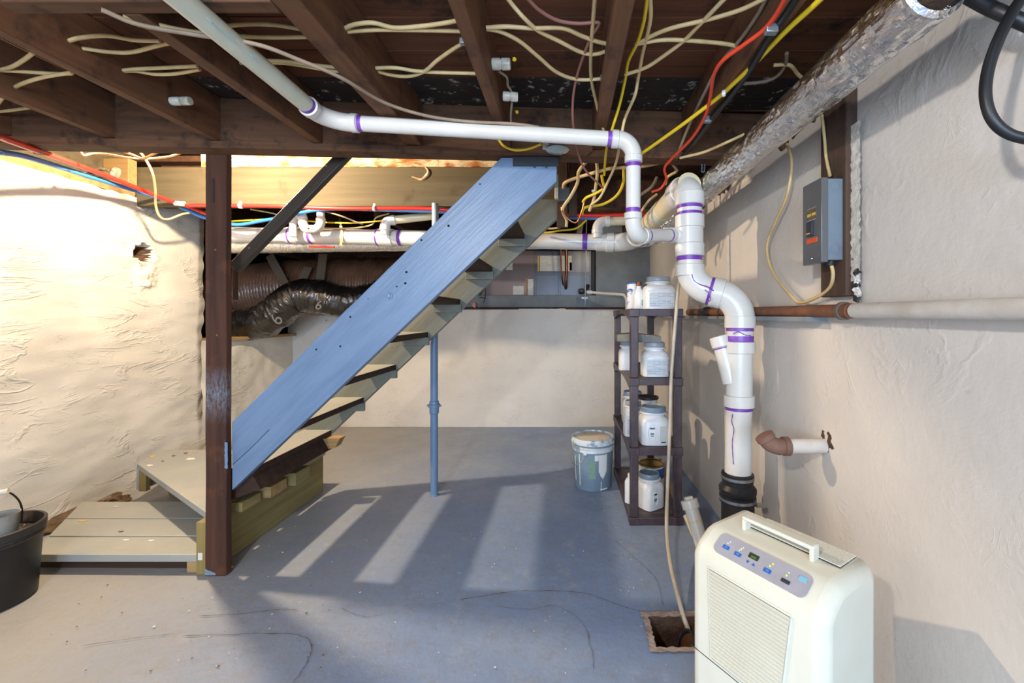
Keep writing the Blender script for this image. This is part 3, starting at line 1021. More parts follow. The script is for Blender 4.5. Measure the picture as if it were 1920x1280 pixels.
# handrail behind the post
hr = thing('handrail', 'black timber handrail slanting up from the brown post behind the stairs', 'handrail', W(437, 560, 2.12))
a, b = W(440, 503, 2.125), W(652, 285, 2.125)
d = (b - a).normalized()
u = Vector((d.z, 0, -d.x))
MB().obox((a + b) / 2, (b - a) / 2, u * .027, (0, .018, 0)).build('rail', MT['rail'], hr, bevel=.004)
box('rail_bracket', W(436, 562, 2.13), W(447, 488, 2.15), MT['board'], hr, bevel=.002)
for (px, py) in ((468, 465), (612, 311)):
    lathe('rail_screw', [(.005, 0), (.004, .003), (.0005, .0035)], W(px, py, 2.106), MT['steel'], hr, (0, -1, 0), 12)

# ---- winder steps
lo = thing('lower_winder_step', 'low grey plank platform at the foot of the stairs by the wall', 'step', (-2.2, 2.3, 0))
SZ1 = .090
edges = [(1.995, 2.154), (2.162, 2.343), (2.352, 2.56)]
for k, (ya, yb) in enumerate(edges):
    def xl(yv): return -2.44 - .40 * (yv - 1.995) / .565 * 1.0 if yv > 2.0 else -2.46
    xr = -1.72
    m = MB().prism([(xl(ya) - .06, ya, SZ1 - .036), (xr, ya, SZ1 - .036), (xr, yb, SZ1 - .036), (xl(yb) - .06, yb, SZ1 - .036)], (0, 0, .036 + .001 * (k % 2)))
    m.build('plank', MT['step'], lo, bevel=.003)
box('recessed_support', (-2.62, 2.04, 0), (-1.79, 2.08, SZ1 - .037), MT['dark_wood'], lo)
box('support_block', (-1.775, 2.0, .001), (-1.722, 2.05, SZ1 - .038), MT['raw_wood'], lo, bevel=.002)
box('corner_stub', (-1.718, 1.985, .001), (-1.673, 2.03, .245), MT['green_wood_z'], lo, bevel=.002)
box('paper_tag', W(371, 1050, 1.983), W(380, 1036, 1.985), MT['flake'], lo)
box('rear_support', (-2.74, 2.53, 0), (-1.75, 2.57, SZ1 - .037), MT['dark_wood'], lo)

up = thing('upper_winder_step', 'raised grey triangular step wedged behind the brown post', 'step', (-2.2, 2.6, 0))
UZ = .272
m = MB().prism([(-2.70, 2.69, UZ - .034), (-1.672, 2.005, UZ - .034), (-1.672, 2.50, UZ - .034), (-2.42, 2.97, UZ - .034), (-2.80, 2.97, UZ - .034)], (0, 0, .034))
m.build('plank', MT['step'], up, bevel=.003)
m = MB().prism([(-1.668, 2.505, UZ - .034), (-1.668, 2.97, UZ - .034), (-2.41, 2.97, UZ - .034)], (0, 0, .034))
m.build('plank', MT['step'], up, bevel=.003)
m = MB().box((-1.70, 2.05, .002), (-1.662, 2.93, .245)); m.build('side_board', MT['green_wood'], up, bevel=.003)
box('leg_board', (-2.70, 2.70, .092), (-2.655, 2.73, UZ - .035), MT['green_wood_z'], up, bevel=.002)
box('leg_board', (-2.735, 2.72, .092), (-2.705, 2.86, UZ - .035), MT['step'], up, bevel=.002)
box('back_board', (-2.66, 2.86, .002), (-1.71, 2.89, UZ - .035), MT['green_wood'], up)
for k in range(3):
    box('spacer_block', (-1.695 + .012 * k, 2.085 + .16 * k, .2455), (-1.58 + .03 * k, 2.215 + .16 * k, .292 + .012 * k), MT['raw_wood'] if k % 2 else MT['green_wood'], up, bevel=.002)
for i, (px, py, s_, mm) in enumerate(((280, 873, .02, 'flake'), (286, 856, .022, 'flake_tan'), (325, 855, .012, 'flake_brown'), (357, 861, .03, 'flake'), (348, 850, .012, 'flake_brown'), (365, 848, .014, 'flake_tan'), (305, 865, .008, 'flake_brown'))):
    D = (EYE - UZ) * F / (py - CY)
    p = Vector(((px - CX) * D / F, D, UZ + .001))
    m = MB().prism([p + Vector((cos(t) * s_ * random.uniform(.7, 1.2), sin(t) * s_ * .8 * random.uniform(.6, 1.2), 0)) for t in (0, 1.2, 2.4, 3.6, 5)], (0, 0, .004))
    c = m.build('paint_chip' if mm == 'flake' else 'wood_chip', MT[mm], smooth=0)
    tag(c, ['thick pale paint chip near the front corner of the upper step', 'long tan wood splinter on the upper step by the wall', 'small brown chip on the back of the upper step',
            'largest pale paint chip on the upper step near the post', 'tiny brown chip behind the largest pale chip on the upper step', 'small tan chip at the back edge of the upper step', 'tiny brown chip near the middle of the upper step'][i], 'chip', 'chips on the upper step')
for i, (px, py, s_, mm) in enumerate(((155, 977, .018, 'flake_tan'), (227, 997, .010, 'flake_brown'), (236, 1013, .012, 'flake'), (283, 1014, .012, 'flake'), (217, 905 + 45, .01, 'flake'))):
    D = (EYE - SZ1) * F / (py - CY)
    p = Vector(((px - CX) * D / F, D, SZ1 + .001))
    m = MB().prism([p + Vector((cos(t) * s_ * 1.4, sin(t) * s_ * .6, 0)) for t in (0, 1.2, 2.4, 3.6, 5)], (0, 0, .003))
    c = m.build('wood_chip' if mm != 'flake' else 'paint_chip', MT[mm], smooth=0)
    tag(c, ['tan wood chip on the middle plank of the lower step', 'small brown chip mid way on the lower step', 'small pale chip on the front plank of the lower step', 'pale chip on the front plank nearer the post', 'pale speck at the back plank of the lower step by the wall'][i], 'chip', 'chips on the lower step')

# ---- steel pole under the stairs
pl = thing('steel_pole', 'slim blue painted steel pole standing behind the stairs with a collar', 'pole', (-.879, 2.86, 0))
tube('pole_shaft', [(-.879, 2.86, 0), (-.879, 2.86, 1.40)], .0245, MT['pole'], pl, 20)
tube('upper_pole', [(-.872, 2.86, 1.40), (-.872, 2.86, 1.955)], .0225, MT['galv'], pl, 20)
zc = EYE - (760 - 590) * 2.86 / F
lathe('collar', [(.0245, -.055), (.031, -.05), (.031, -.012), (.038, -.010), (.038, .010), (.031, .012), (.030, .03), (.0245, .033)], (-.879, 2.86, zc), MT['pole'], pl)
lathe('collar_pin', [(.006, -.048), (.006, .048)], (-.879, 2.86, zc), MT['pole'], pl, (1, 0, 0), 10)
lathe('foot_flange', [(.030, 0), (.028, .012), (.0245, .014)], (-.879, 2.86, .0), MT['pole'], pl)


# ================================================================== PLASTIC PIPES
def fillet(pts, rad, seg=8):
    """returns list of ('seg',a,b) and ('arc',[pts])"""
    pts = [Vector(p) for p in pts]
    out = []
    prev = pts[0]
    for i in range(1, len(pts) - 1):
        p = pts[i]
        d0 = (pts[i - 1] - p).normalized()
        d1 = (pts[i + 1] - p).normalized()
        ang = d0.angle(d1)
        rr = rad[i - 1] if isinstance(rad, (list, tuple)) else rad
        t = rr / math.tan(ang / 2)
        a, b = p + d0 * t, p + d1 * t
        c = p + (d0 + d1).normalized() * (rr / sin(ang / 2))
        va, vb = a - c, b - c
        tot = va.angle(vb)
        ax = va.cross(vb).normalized()
        arc = [c + Matrix.Rotation(tot * k / seg, 3, ax) @ va for k in range(seg + 1)]
        out.append(('seg', prev, a))
        out.append(('arc', arc))
        prev = b
    out.append(('seg', prev, pts[-1]))
    return out


def ring(root, name, c, d, r, L, m, n=28, lip=.004):
    d = Vector(d).normalized()
    return lathe(name, [(r - lip, -L / 2), (r, -L / 2 + lip * .6), (r, L / 2 - lip * .6), (r - lip, L / 2)], c, m, root, d, n)


def pvc(root, pts, r, rad, m=None, hub=1.0, band=True, m_elbow=None):
    m = m or MT['pvc']
    FL = fillet(pts, rad)
    for k, it in enumerate(FL):
        if it[0] == 'seg':
            if (it[2] - it[1]).length > .004:
                tube('pipe', [it[1], it[2]], r, m if not isinstance(m, list) else m[k // 2], root, 28)
        else:
            arc = it[1]
            me_ = m_elbow or MT['pvc']
            tube('elbow', arc, r * 1.13, me_, root, 28)
            for e, d in ((arc[0], Vector(pts[k // 2]) - Vector(pts[k // 2 + 1])), (arc[-1], Vector(pts[k // 2 + 2]) - Vector(pts[k // 2 + 1]))):
                d = d.normalized()
                ring(root, 'elbow_hub', e + d * r * .42 * hub, d, r * 1.22, r * .95 * hub, me_)
                if band:
                    ring(root, 'primer_band', e + d * r * (1.05 * hub + .16), d, r * 1.03, r * .55, MT['primer'], lip=.0008)


# main drain at the back
md = thing('main_drain_pipe', 'wide white plastic drain running behind the stairs below the header board', 'pipe', (-1.2, 3.04, 1.66))
yD = 3.04
B0 = (-2.62, 3.22, 1.820); B1 = (.46, yD, 1.722); B2 = (.5825, 2.0, 1.822)
pvc(md, [B0, B1, B2], .057, [.14], band=False, m=[MT['pvc'], MT['pvc_cream']])
axm = (Vector(B1) - Vector(B0)).normalized()


def on_main(px):
    t = (px - CX) * yD / F
    k = (t - B0[0]) / (B1[0] - B0[0])
    return Vector(B0).lerp(Vector(B1), k)


for px, w, nm in ((527, .09, 'coupling'), (712, .12, 'coupling'), (1131, .10, 'coupling'), (1155, .06, 'coupling')):
    ring(md, nm, on_main(px), axm, .064, w, MT['pvc'])
for px, w in ((523, .012), (564, .02), (698, .012), (742, .024), (1097, .035), (1145, .022), (1152, .01)):
    ring(md, 'primer_band', on_main(px), axm, .0645 if px in (523, 698, 1145, 1152) else .0585, w, MT['primer'], lip=.0006)
m = MB()
c0 = on_main(636)
tube('hanger_strap', [c0 + Vector((-.02, -.062, -.075)), c0 + Vector((-.01, -.062, 0)), c0 + Vector((-.03, -.055, .10)), c0 + Vector((-.06, -.02, .21))], .010, MT['gold'], md, 6, flat=.15)
ring(md, 'colour_band', Vector(B1).lerp(Vector(B2), .62), Vector(B2) - Vector(B1), .0585, .09, MT['pvc_print'], lip=.0006)

# trap and branch pipes above it
tr = thing('white_trap', 'white plastic trap looping above the back drain beside the handrail', 'pipe', W(580, 440, 3.02))
pvc(tr, [W(550, 444, 3.06), W(550, 405, 3.06), W(566, 400, 3.03), W(570, 430, 3.0), W(602, 430, 3.0), W(601, 385, 3.0)], .026, [.03, .03, .05, .055], band=False)
br = thing('cream_branch_pipe', 'short cream branch pipe with a white elbow beside the pole top', 'pipe', W(770, 420, 3.05))
pvc(br, [W(722, 440, 3.04), W(722, 414, 3.04), W(815, 404, 3.12)], .030, [.05], m=[MT['pvc'], MT['pvc_cream']], band=False)
ring(br, 'primer_band', W(734, 412, 3.05), (1, .1, .08), .031, .01, MT['primer'], lip=.0005)
br = thing('white_branch_elbow', 'white elbow with grey pipe dropping into the back drain near the stack', 'pipe', W(1125, 440, 2.98))
pvc(br, [W(1120, 446, 3.0), W(1120, 415, 3.0), W(1190, 413, 3.02)], .033, [.06], m=[MT['pvc'], MT['pvc_cream']], band=False)
ring(br, 'primer_band', W(1120, 432, 3.0), (0, 0, 1), .0385, .006, MT['primer'], lip=.0005)

# drain stack
ds = thing('drain_stack', 'tall white plastic drain stack with purple joints and a double bend by the wall', 'pipe', (.78, 1.92, 0))
S0 = (.5825, 2.0, 1.822)
S1 = (.5825, 2.0, 1.345); S2 = (.792, 1.93, 1.283); S3 = (.775, 1.92, 0.40)
dirb = (Vector(B2) - Vector(B1)).normalized()
start = Vector(S0) - dirb * .22
fl = fillet([start, S0, S1, S2, S3], [.075, .125, .125], 10)
for it in fl:
    if it[0] == 'seg':
        if (it[2] - it[1]).length > .004:
            tube('pipe', [it[1], it[2]], .057, MT['pvc'], ds, 32)
    else:
        tube('elbow', it[1], .064, MT['pvc'], ds, 32)
ring(ds, 'elbow_hub', Vector(S0) - dirb * .11, dirb, .070, .07, MT['pvc'], 32)


def stk(py):
    return Vector((.5825, 2.0, EYE + (CY - py) * 2.0 / F))


def stl(py):
    t = (1.283 - (EYE + (CY - py) * 1.925 / F)) / (1.283 - .40)
    return Vector(S2).lerp(Vector(S3), t)


for py0, py1, nm in ((362, 386, 'elbow_hub'), (404, 428, 'tee_hub'), (457, 481, 'tee_hub'), (496, 518, 'elbow_hub')):
    ring(ds, nm, (stk(py0) + stk(py1)) / 2, (0, 0, 1), .0665, (py1 - py0) * 2 / F, MT['pvc'], 32)
ring(ds, 'tee_body', (stk(428) + stk(457)) / 2, (0, 0, 1), .062, 29 * 2 / F, MT['pvc'], 32, .001)
for py0, py1 in ((386, 391), (399, 404), (481, 488)):
    ring(ds, 'primer_band', (stk(py0) + stk(py1)) / 2, (0, 0, 1), .0582, (py1 - py0) * 2 / F + .003, MT['primer'], 32, .0004)
for py0, py1, nm in ((592, 615, 'elbow_hub'), (640, 662, 'coupling'), (740, 762, 'coupling')):
    ring(ds, nm, (stl(py0) + stl(py1)) / 2, Vector(S3) - Vector(S2), .0665, (py1 - py0) * 1.925 / F, MT['pvc'], 32)
for py0, py1 in ((615, 620), (630, 640), (762, 767)):
    ring(ds, 'primer_band', (stl(py0) + stl(py1)) / 2, Vector(S3) - Vector(S2), .0582, (py1 - py0) * 1.925 / F + .003, MT['primer'], 32, .0004)
# mid hub between the two bends
mid = (fl[5 - 1][2] + fl[4][1]) / 2
ring(ds, 'elbow_hub', mid + (Vector(S2) - Vector(S1)).normalized() * .012, Vector(S2) - Vector(S1), .0695, .05, MT['pvc'], 32)
ring(ds, 'primer_band', mid - (Vector(S2) - Vector(S1)).normalized() * .018, Vector(S2) - Vector(S1), .0655, .014, MT['primer'], 32, .0005)


def drip(root, pts, r=.003):
    pts = catmull(pts, 5)
    tube('primer_drip', pts, [r * (.5 + .6 * abs(N3(i * .6, pts[0].x * 9))) for i in range(len(pts))], MT['primer'], root, 6)


drip(ds, [W(1297, 513, 1.937), W(1301, 525, 1.934), W(1312, 533, 1.925), W(1328, 538, 1.90), W(1338, 545, 1.885)], .0042)
drip(ds, [W(1322, 543, 1.886), W(1330, 550, 1.882), W(1332, 562, 1.88), W(1326, 566, 1.88)], .0038)
drip(ds, [W(1374, 776, 1.861), W(1372, 790, 1.861), W(1376, 806, 1.861), W(1373, 830, 1.861), W(1375, 870, 1.861)], .003)
drip(ds, [W(1375, 626, 1.870), W(1385, 622, 1.868), W(1398, 628, 1.87), W(1408, 629, 1.874)], .003)
# tee branch arm
ring(ds, 'tee_arm', W(1263, 441, 2.0), (1, 0, 0), .036, .10, MT['pvc'], 24)
# clean-out branch leaning back
ca = W(1372, 705, 1.93); cb = W(1352, 640, 1.96)
tube('cleanout_branch', [ca + Vector((0, 0, -.03)), cb], .040, MT['pvc'], ds, 24)
ring(ds, 'cleanout_hub', cb, cb - ca, .047, .05, MT['pvc'], 24)
ring(ds, 'primer_band', cb - (cb - ca).normalized() * .03, cb - ca, .0415, .006, MT['primer'], 24, .0005)
# rubber coupling and iron base
bx, by = S3[0], S3[1]
zt_ = EYE - (885 - 590) * 1.92 / F
lathe('rubber_coupling', [(.060, 0), (.069, -.004), (.069, -.030), (.066, -.032), (.066, -.05), (.080, -.068), (.080, -.085), (.074, -.098), (.078, -.101), (.078, -.13), (.07, -.132)], (bx, by, zt_), MT['rubber'], ds, n=36)
for dz, rr in ((-.018, .0705), (-.114, .0795)):
    ring(ds, 'steel_clamp', (bx, by, zt_ + dz), (0, 0, 1), rr, .013, MT['steel'], 36, .0008)
tube('iron_base', [(bx, by, 0), (bx, by, zt_ - .12)], .070, MT['iron'], ds, 32)
box('clamp_screw', (bx + .05, by - .085, zt_ - .122), (bx + .075, by - .065, zt_ - .108), MT['steel'], ds)

# upper 2 inch run from the joist bay to the stack
sr = thing('sink_drain_pipe', 'slender white drain pipe crossing below the joists and dropping to the stack', 'pipe', (-.2, 1.7, 1.5))
A0 = (-.905, -.3, 1.975); A1 = (-.93, 1.66, 1.962); A2 = (.272, 1.70, 1.905); A3 = (.272, 1.72, 1.528); A4 = (.515, 2.0, 1.583)
pvc(sr, [A0, A1, A2, A3, A4], .0292, [.10, .065, .06], m=[MT['pvc_print'], MT['pvc'], MT['pvc'], MT['pvc']])
ring(sr, 'primer_band', Vector(A3).lerp(Vector(A4), .82), Vector(A4) - Vector(A3), .030, .012, MT['primer'], lip=.0006)
text_part('pipe_print', 'SAB  TN      153', .026, frame((-.889, 1.15, 1.9445), (.0, 1, -.006), (-.5, 0, .5)), MT['text_blue'], sr)

# capped white stub leaning near the shelf
cs = thing('capped_white_pipe', 'short white plastic pipe with a screw cap leaning beside the shelf foot', 'pipe', W(1318, 1030, 2.2))
a, b = W(1320, 1034, 2.19), W(1293, 942, 2.27)
tube('pipe', [a, b], .036, MT['pvc'], cs, 24)
d = (b - a).normalized()
lathe('cap_collar', [(.037, -.03), (.045, -.028), (.045, .012), (.040, .016)], b, MT['pvc'], cs, d)
lathe('cap_plug', [(.028, .014), (.028, .030), (.020, .032)], b, MT['pvc'], cs, d, 4)
ring(cs, 'pipe_seam', a.lerp(b, .62), d, .0368, .012, MT['pvc_cream'], lip=.0005)
ring(cs, 'dark_clamp', a.lerp(b, .03), d, .038, .012, MT['iron'], lip=.0008)
m = MB().tube([W(1302, 1003, 2.34), W(1286, 966, 2.42)], .017, 18)
tag(m.build('cream_pipe_offcut', MT['pvc_cream']), 'short cream tube offcut lying behind the capped white pipe', 'pipe')

# ================================================================== DUCTS
# foil wrapped duct along the right wall
fd = thing('foil_wrapped_duct', 'crinkled silver foil duct along the top of the right wall', 'duct', (.70, 2, 1.77))
pts, rr = [], []
for i in range(230):
    y = .82 + 2.33 * i / 229
    pts.append(Vector((.70 + .006 * N3(y * 3, 1), y, 1.832 + .006 * N3(y * 2.3, 5))))
rnd = random.Random(4)
def wr(i, j):
    a = j * 2 * pi / 44
    c_, s_ = cos(a) * 2.6, sin(a) * 2.6
    cr = abs(N3(i * .16, c_ * 1.5, s_ * 1.5))
    return .0585 + .004 * N3(i * .07, c_, s_) - .0040 * max(0, .16 - cr) / .16 + .0012 * N3(i * .42, c_ * 3.1, s_ * 3.1)


MB().tube(pts, wr, 44).build('duct_wrap', MT['foil'], fd, smooth=9)
pts2 = fillet([(.70, 3.10, 1.832), (.70, 3.36, 1.80), (-2.68, 3.28, 1.735)], [.12])
P2 = []
for it in pts2:
    P2 += it[1] if it[0] == 'arc' else []
lastp = Vector((-2.68, 3.28, 1.735))
P2 += [P2[-1].lerp(lastp, k / 60) for k in range(1, 61)]
MB().tube(P2, lambda i, j: .058 + .004 * N3(i * .5, j, 4), 20).build('rear_duct_wrap', MT['foil'], fd, smooth=55)
# near end: taped opening and the next piece
lathe('torn_end', [(.058, 0), (.063, -.012), (.054, -.02), (.050, .02)], (.70, .82, 1.834), MT['foil'], fd, (0, 1, 0))
tube('dark_gap', [(.70, .74, 1.835), (.70, .84, 1.833)], .045, MT['hole'], fd, 20)
tube('next_duct_wrap', [(.715, .74, 1.852), (.73, .6, 1.86), (.73, -.2, 1.87)], .052, MT['foil'], fd, 20)
tube('red_white_marker', [on_main(566) + Vector((0, -.05, -.085)), on_main(616) + Vector((0, -.05, -.085))], .0075, MT['pex_red'], fd, 10)

# brown duct
bd = thing('brown_flex_duct', 'large shiny brown ribbed duct in the crawlspace opening behind the stairs', 'duct', W(580, 600, 4.40))
pts = [W(392, 560, 4.42), W(500, 545, 4.42), W(620, 538, 4.42), W(720, 536, 4.46), W(830, 530, 4.62), Vector((-1.10, 5.05, 1.62))]
pts = catmull(pts, 105)
MB().tube(pts, lambda i, j: .285 + .0065 * sin(i * 1.26) + .012 * N3(i * .07, cos(j * .1745) * 3, sin(j * .1745) * 3), 36).build('duct_sleeve', MT['brown_duct'], bd, smooth=60)
for (x0, y0, x1, y1) in ((505, 478, 543, 548), (578, 500, 560, 540), (606, 476, 596, 560)):
    a, b = W(x0, y0, 4.10), W(x1, y1, 4.02)
    d = (b - a)
    MB().obox((a + b) / 2, d / 2, Vector((d.z, 0, -d.x)).normalized() * .040, (0, .003, 0)).build('hanger_strap', MT['strap'], bd)

# black flex duct
kd = thing('black_flex_duct', 'wrinkled glossy black flexible duct drooping below the brown duct', 'duct', W(500, 630, 4.05))
ctl = [W(400, 622, 4.15), W(440, 610, 4.06), W(490, 603, 3.98), W(528, 578, 3.95), W(560, 556, 3.95), (W(600, 556, 3.97)), W(645, 566, 4.02), W(700, 560, 4.12), W(760, 535, 4.2), W(850, 505, 4.4), Vector((-1.18, 4.9, 1.66))]
pts = catmull(ctl, 26)
MB().tube(pts, lambda i, j: .150 + .012 * N3(i * .10, cos(j * .1745) * 2.4, sin(j * .1745) * 2.4) + .020 * (abs(N3(i * .26 + j * .12, cos(j * .1745) * 1.3, sin(j * .1745) * 1.3)) - .2) + .006 * N3(i * .7, cos(j * .1745) * 3, sin(j * .1745) * 3), 36).build('duct_jacket', MT['black_duct'], kd, smooth=60)
text_part('duct_print', '6"', .16, frame(W(522, 594, 3.775), (.50, -.10, .75), (-.75, -.05, .50)), MT['text_grey'], kd)
text_part('duct_print', '6"', .12, frame(W(602, 573, 3.80), (.9, .0, -.05), (.05, .35, .9)), MT['text_grey'], kd)


# ================================================================== WATER LINES
def wire(name, label, cat, pts, r, m, seg=7, n=8, group=None, flat=None):
    p = catmull(pts, seg)
    o = MB().tube(p, r, n, True, flat).build(name, m, None, smooth=60)
    return tag(o, label, cat, group)


rl = thing('red_water_line', 'red plastic water line sloping along the wall top and behind the stairs', 'pipe', (-2.0, 2.8, 1.95))
pr = [Vector((-2.0, -1.0, 1.93)), Vector((-2.05, 1.0, 1.905)), W(-40, 243, 1.58), W(0, 257, 1.70), W(75, 284, 1.93), W(200, 330, 2.5), W(330, 380, 2.92), W(384, 385, 2.90), W(500, 386, 2.88), W(640, 391, 2.88), W(790, 391, 2.89), W(900, 398, 2.95), W(1080, 404, 2.98), W(1210, 402, 3.0)]
tube('pipe', catmull(pr, 8), .0135, MT['pex_red'], rl, 14)
for px, py, D, dx in ((72, 283, 1.925, (1, .9, .1)), (332, 381, 2.92, (1, .3, 0)), (342, 382, 2.92, (1, 0, 0))):
    ring(rl, 'coupling', W(px, py, D), dx, .017, .03, MT['nm_grey'] if px < 100 else MT['pvc'], 16, .002)
for px, py, D in ((451, 386, 2.875), (702, 391, 2.875)):
    ring(rl, 'pipe_clip', W(px, py, D), (1, 0, 0), .019, .016, MT['pvc'], 12, .001)
    box('clip_tail', W(px - 2, py, D) - Vector((0, .004, 0)), W(px + 2, py - 9, D) + Vector((0, .004, 0)), MT['pvc'], rl)
tube('branch', catmull([W(345, 384, 2.92), W(365, 392, 2.98), W(384, 400, 3.02), W(420, 410, 3.05)], 5), .0125, MT['pex_red'], rl, 12)
bl = thing('blue_water_line', 'blue plastic water line running beside the red line into the pipes', 'pipe', (-2.0, 2.8, 1.93))
pb = [Vector((-2.2, -1.0, 1.92)), Vector((-2.22, 1.0, 1.88)), W(-40, 272, 1.70), W(0, 285, 1.80), W(60, 297, 1.98), W(190, 338, 2.5), W(300, 372, 2.93), W(345, 391, 3.02), W(384, 408, 3.05), W(440, 421, 3.03), W(490, 414, 3.0), W(550, 402, 2.98), W(620, 392, 2.97), W(800, 396, 2.96), W(1080, 408, 3.0), W(1210, 407, 3.02)]
tube('pipe', catmull(pb, 8), .0125, MT['pex_blue'], bl, 14)
ring(bl, 'coupling', W(164, 330, 2.42), (1, .8, -.2), .016, .04, MT['pvc'], 16, .002)
ring(bl, 'coupling', W(546, 402, 2.97), (1, 0, .2), .016, .03, MT['pvc'], 16, .002)

# ================================================================== CABLES
Cc, Yc, Gc = MT['nm_cream'], MT['nm_yellow'], MT['nm_grey']


def zc_(pts, Z):
    return [WZ(p[0], p[1], p[2] if len(p) > 2 else Z) for p in pts]


g1 = 'cables through the joists'
TJ = 2.06
CAB = [
    ('upper cream cable of the pair bowed between the porcelain tube joist and the next', Cc, [(100, 82), (125, 78), (150, 71), (200, 67), (250, 75), (300, 77)], TJ),
    ('lower cream cable of the pair sagging between the first two left joists', Cc, [(100, 85), (150, 90), (200, 97), (245, 98), (290, 87), (320, 80)], TJ),
    ('straight cream cable in the second pair near the porcelain tube', Cc, [(203, 136), (250, 130), (310, 127), (370, 124)], TJ),
    ('sagging cream cable in the second pair near the porcelain tube', Cc, [(203, 137), (250, 133), (290, 139), (330, 138), (375, 130)], TJ),
    ('cream cable climbing at the far left edge, highest of those there', Cc, [(-15, 134), (20, 126), (45, 112), (62, 99)], TJ),
    ('nearly level cream cable at the far left edge below the climbing one', Cc, [(-15, 131), (40, 134), (100, 138), (135, 138)], TJ),
    ('cream cable curling down at the far left edge', Cc, [(-8, 200), (8, 180), (35, 160), (80, 145), (135, 136)], 2.03),
    ('short straight cream cable low at the far left edge', Cc, [(-15, 211), (20, 207), (55, 202)], TJ),
    ('long dusty cable sweeping under the joists from the trimmer to the white pipe', Gc, [(190, 18, 1.975), (260, 46, 1.972), (360, 64, 1.972), (480, 83, 1.972), (560, 112, 1.972), (640, 146, 1.972), (720, 192, 1.972), (800, 217, 1.965), (880, 228, 1.955), (960, 232, 1.95), (1010, 238, 1.95)], 1.97),
    ('second cream cable riding above the long dusty cable by the trimmer', Cc, [(230, 28, 1.99), (330, 54, 2.0), (420, 66, 2.02), (500, 70, 2.05), (585, 69, 2.06)], TJ),
    ('cream cable arching over the greenish drain pipe', Cc, [(370, 60), (430, 48), (490, 45), (540, 50), (590, 60)], TJ),
    ('upper cream cable of the tight pair crossing behind the greenish drain', Cc, [(450, 115), (520, 114), (590, 122), (650, 128)], TJ),
    ('lower cream cable of the tight pair crossing behind the greenish drain', Cc, [(450, 118), (530, 118), (600, 129), (655, 136)], TJ),
    ('bowed cream cable with faint print right of the thick joist', Cc, [(643, 55), (665, 46), (700, 43), (740, 52), (790, 49), (835, 43), (870, 36)], TJ),
    ('straight cream cable below the printed one right of the thick joist', Cc, [(643, 60), (700, 56), (760, 56), (820, 57), (875, 59)], TJ),
    ('level cream cable ending at the lower porcelain tubes', Cc, [(697, 128), (740, 127), (780, 133), (830, 136), (900, 138)], TJ),
    ('cream cable dipping then rising to the joist clip above the porcelain tubes', Cc, [(697, 130), (730, 140), (765, 143), (795, 134), (820, 113), (850, 92), (880, 74)], TJ),
    ('upper cream cable from the porcelain joist to the next, bending at its end', Cc, [(912, 52), (950, 50), (1000, 53), (1055, 53), (1090, 67), (1120, 78), (1153, 85)], TJ),
    ('lower cream cable looping down from the porcelain joist', Cc, [(912, 54), (940, 60), (975, 78), (1010, 107), (1045, 136), (1085, 149), (1140, 147)], TJ),
    ('cream cable falling from the top edge and swinging right between the joists', Cc, [(948, -8, 2.09), (965, 14, 2.08), (985, 36), (1010, 58), (1050, 78), (1090, 98), (1120, 101), (1153, 88)], TJ),
    ('straight cream cable dropping between the pink cable and the grey joist', Cc, [(1116, -10), (1112, 40), (1108, 100), (1109, 150), (1120, 200, 2.03), (1132, 246, 1.98)], TJ),
    ('cream cable slanting up right of the grey joist', Cc, [(1192, 84), (1225, 66), (1262, 52), (1330, 36), (1390, 18), (1440, -6)], TJ),
    ('cream cable rising steeply to the top right of the grey joist', Cc, [(1172, 140), (1210, 127), (1240, 108), (1280, 78), (1310, 48), (1360, -4)], TJ),
    ('cream cable bending over and down behind the yellow cable', Cc, [(1195, 82), (1240, 75), (1290, 76), (1370, 84), (1395, 98), (1412, 116)], TJ),
    ('long dusty cream cable falling from top right beside the red cable', Gc, [(1438, -6), (1420, 28), (1390, 72), (1350, 120), (1318, 180, 2.03), (1290, 240, 2.0), (1270, 290, 1.93)], TJ),
    ('thin dusty wire curving past the far side of the dark joist', Gc, [(1385, 157), (1425, 154), (1455, 144), (1472, 122), (1475, 100)], TJ),
    ('short tan cable poking out above the foil duct', Cc, [(1450, 122), (1480, 122), (1495, 138), (1508, 150)], TJ),
    ('tan cable rising right towards the foil duct near the chain', Cc, [(1275, 296, 1.92), (1320, 285, 1.92), (1360, 268, 1.92), (1395, 252, 1.95)], 1.93),
]
for lab, mm, pts, Z in CAB:
    wire('house_cable', lab, 'cable', zc_(pts, Z), .0062, mm, group=g1)
wire('pink_cable', 'dusky pink cable bending down between the porcelain tubes and the grey joist', 'cable', zc_([(985, -8), (1010, 18), (1045, 38), (1085, 44), (1120, 42), (1121, 50), (1108, 70), (1092, 110), (1080, 150), (1074, 190, 2.03), (1075, 235, 1.98), (1085, 290, 1.93), (1100, 322, 1.88), (1133, 354, 1.85)], TJ), .005, MT['nm_pink'])
wire('yellow_cable', 'thin yellow cable hugging the right side of the grey joist', 'cable', zc_([(1214, -8), (1207, 40), (1195, 80), (1178, 115), (1172, 150), (1162, 195, 2.02), (1150, 235, 1.97), (1138, 275, 1.92), (1134, 310, 1.90), (1133, 328, 1.88)], TJ), .0058, Yc)
wire('yellow_cable', 'pale yellow cable looping past the white elbow to the tangle', 'cable', zc_([(1219, -8), (1219, 40), (1205, 100), (1196, 150), (1190, 180, 2.02), (1172, 222, 1.99), (1165, 255, 1.93), (1155, 305, 1.88), (1140, 340, 1.85), (1125, 370, 1.80), (1108, 384, 1.78)], TJ), .0062, Cc)
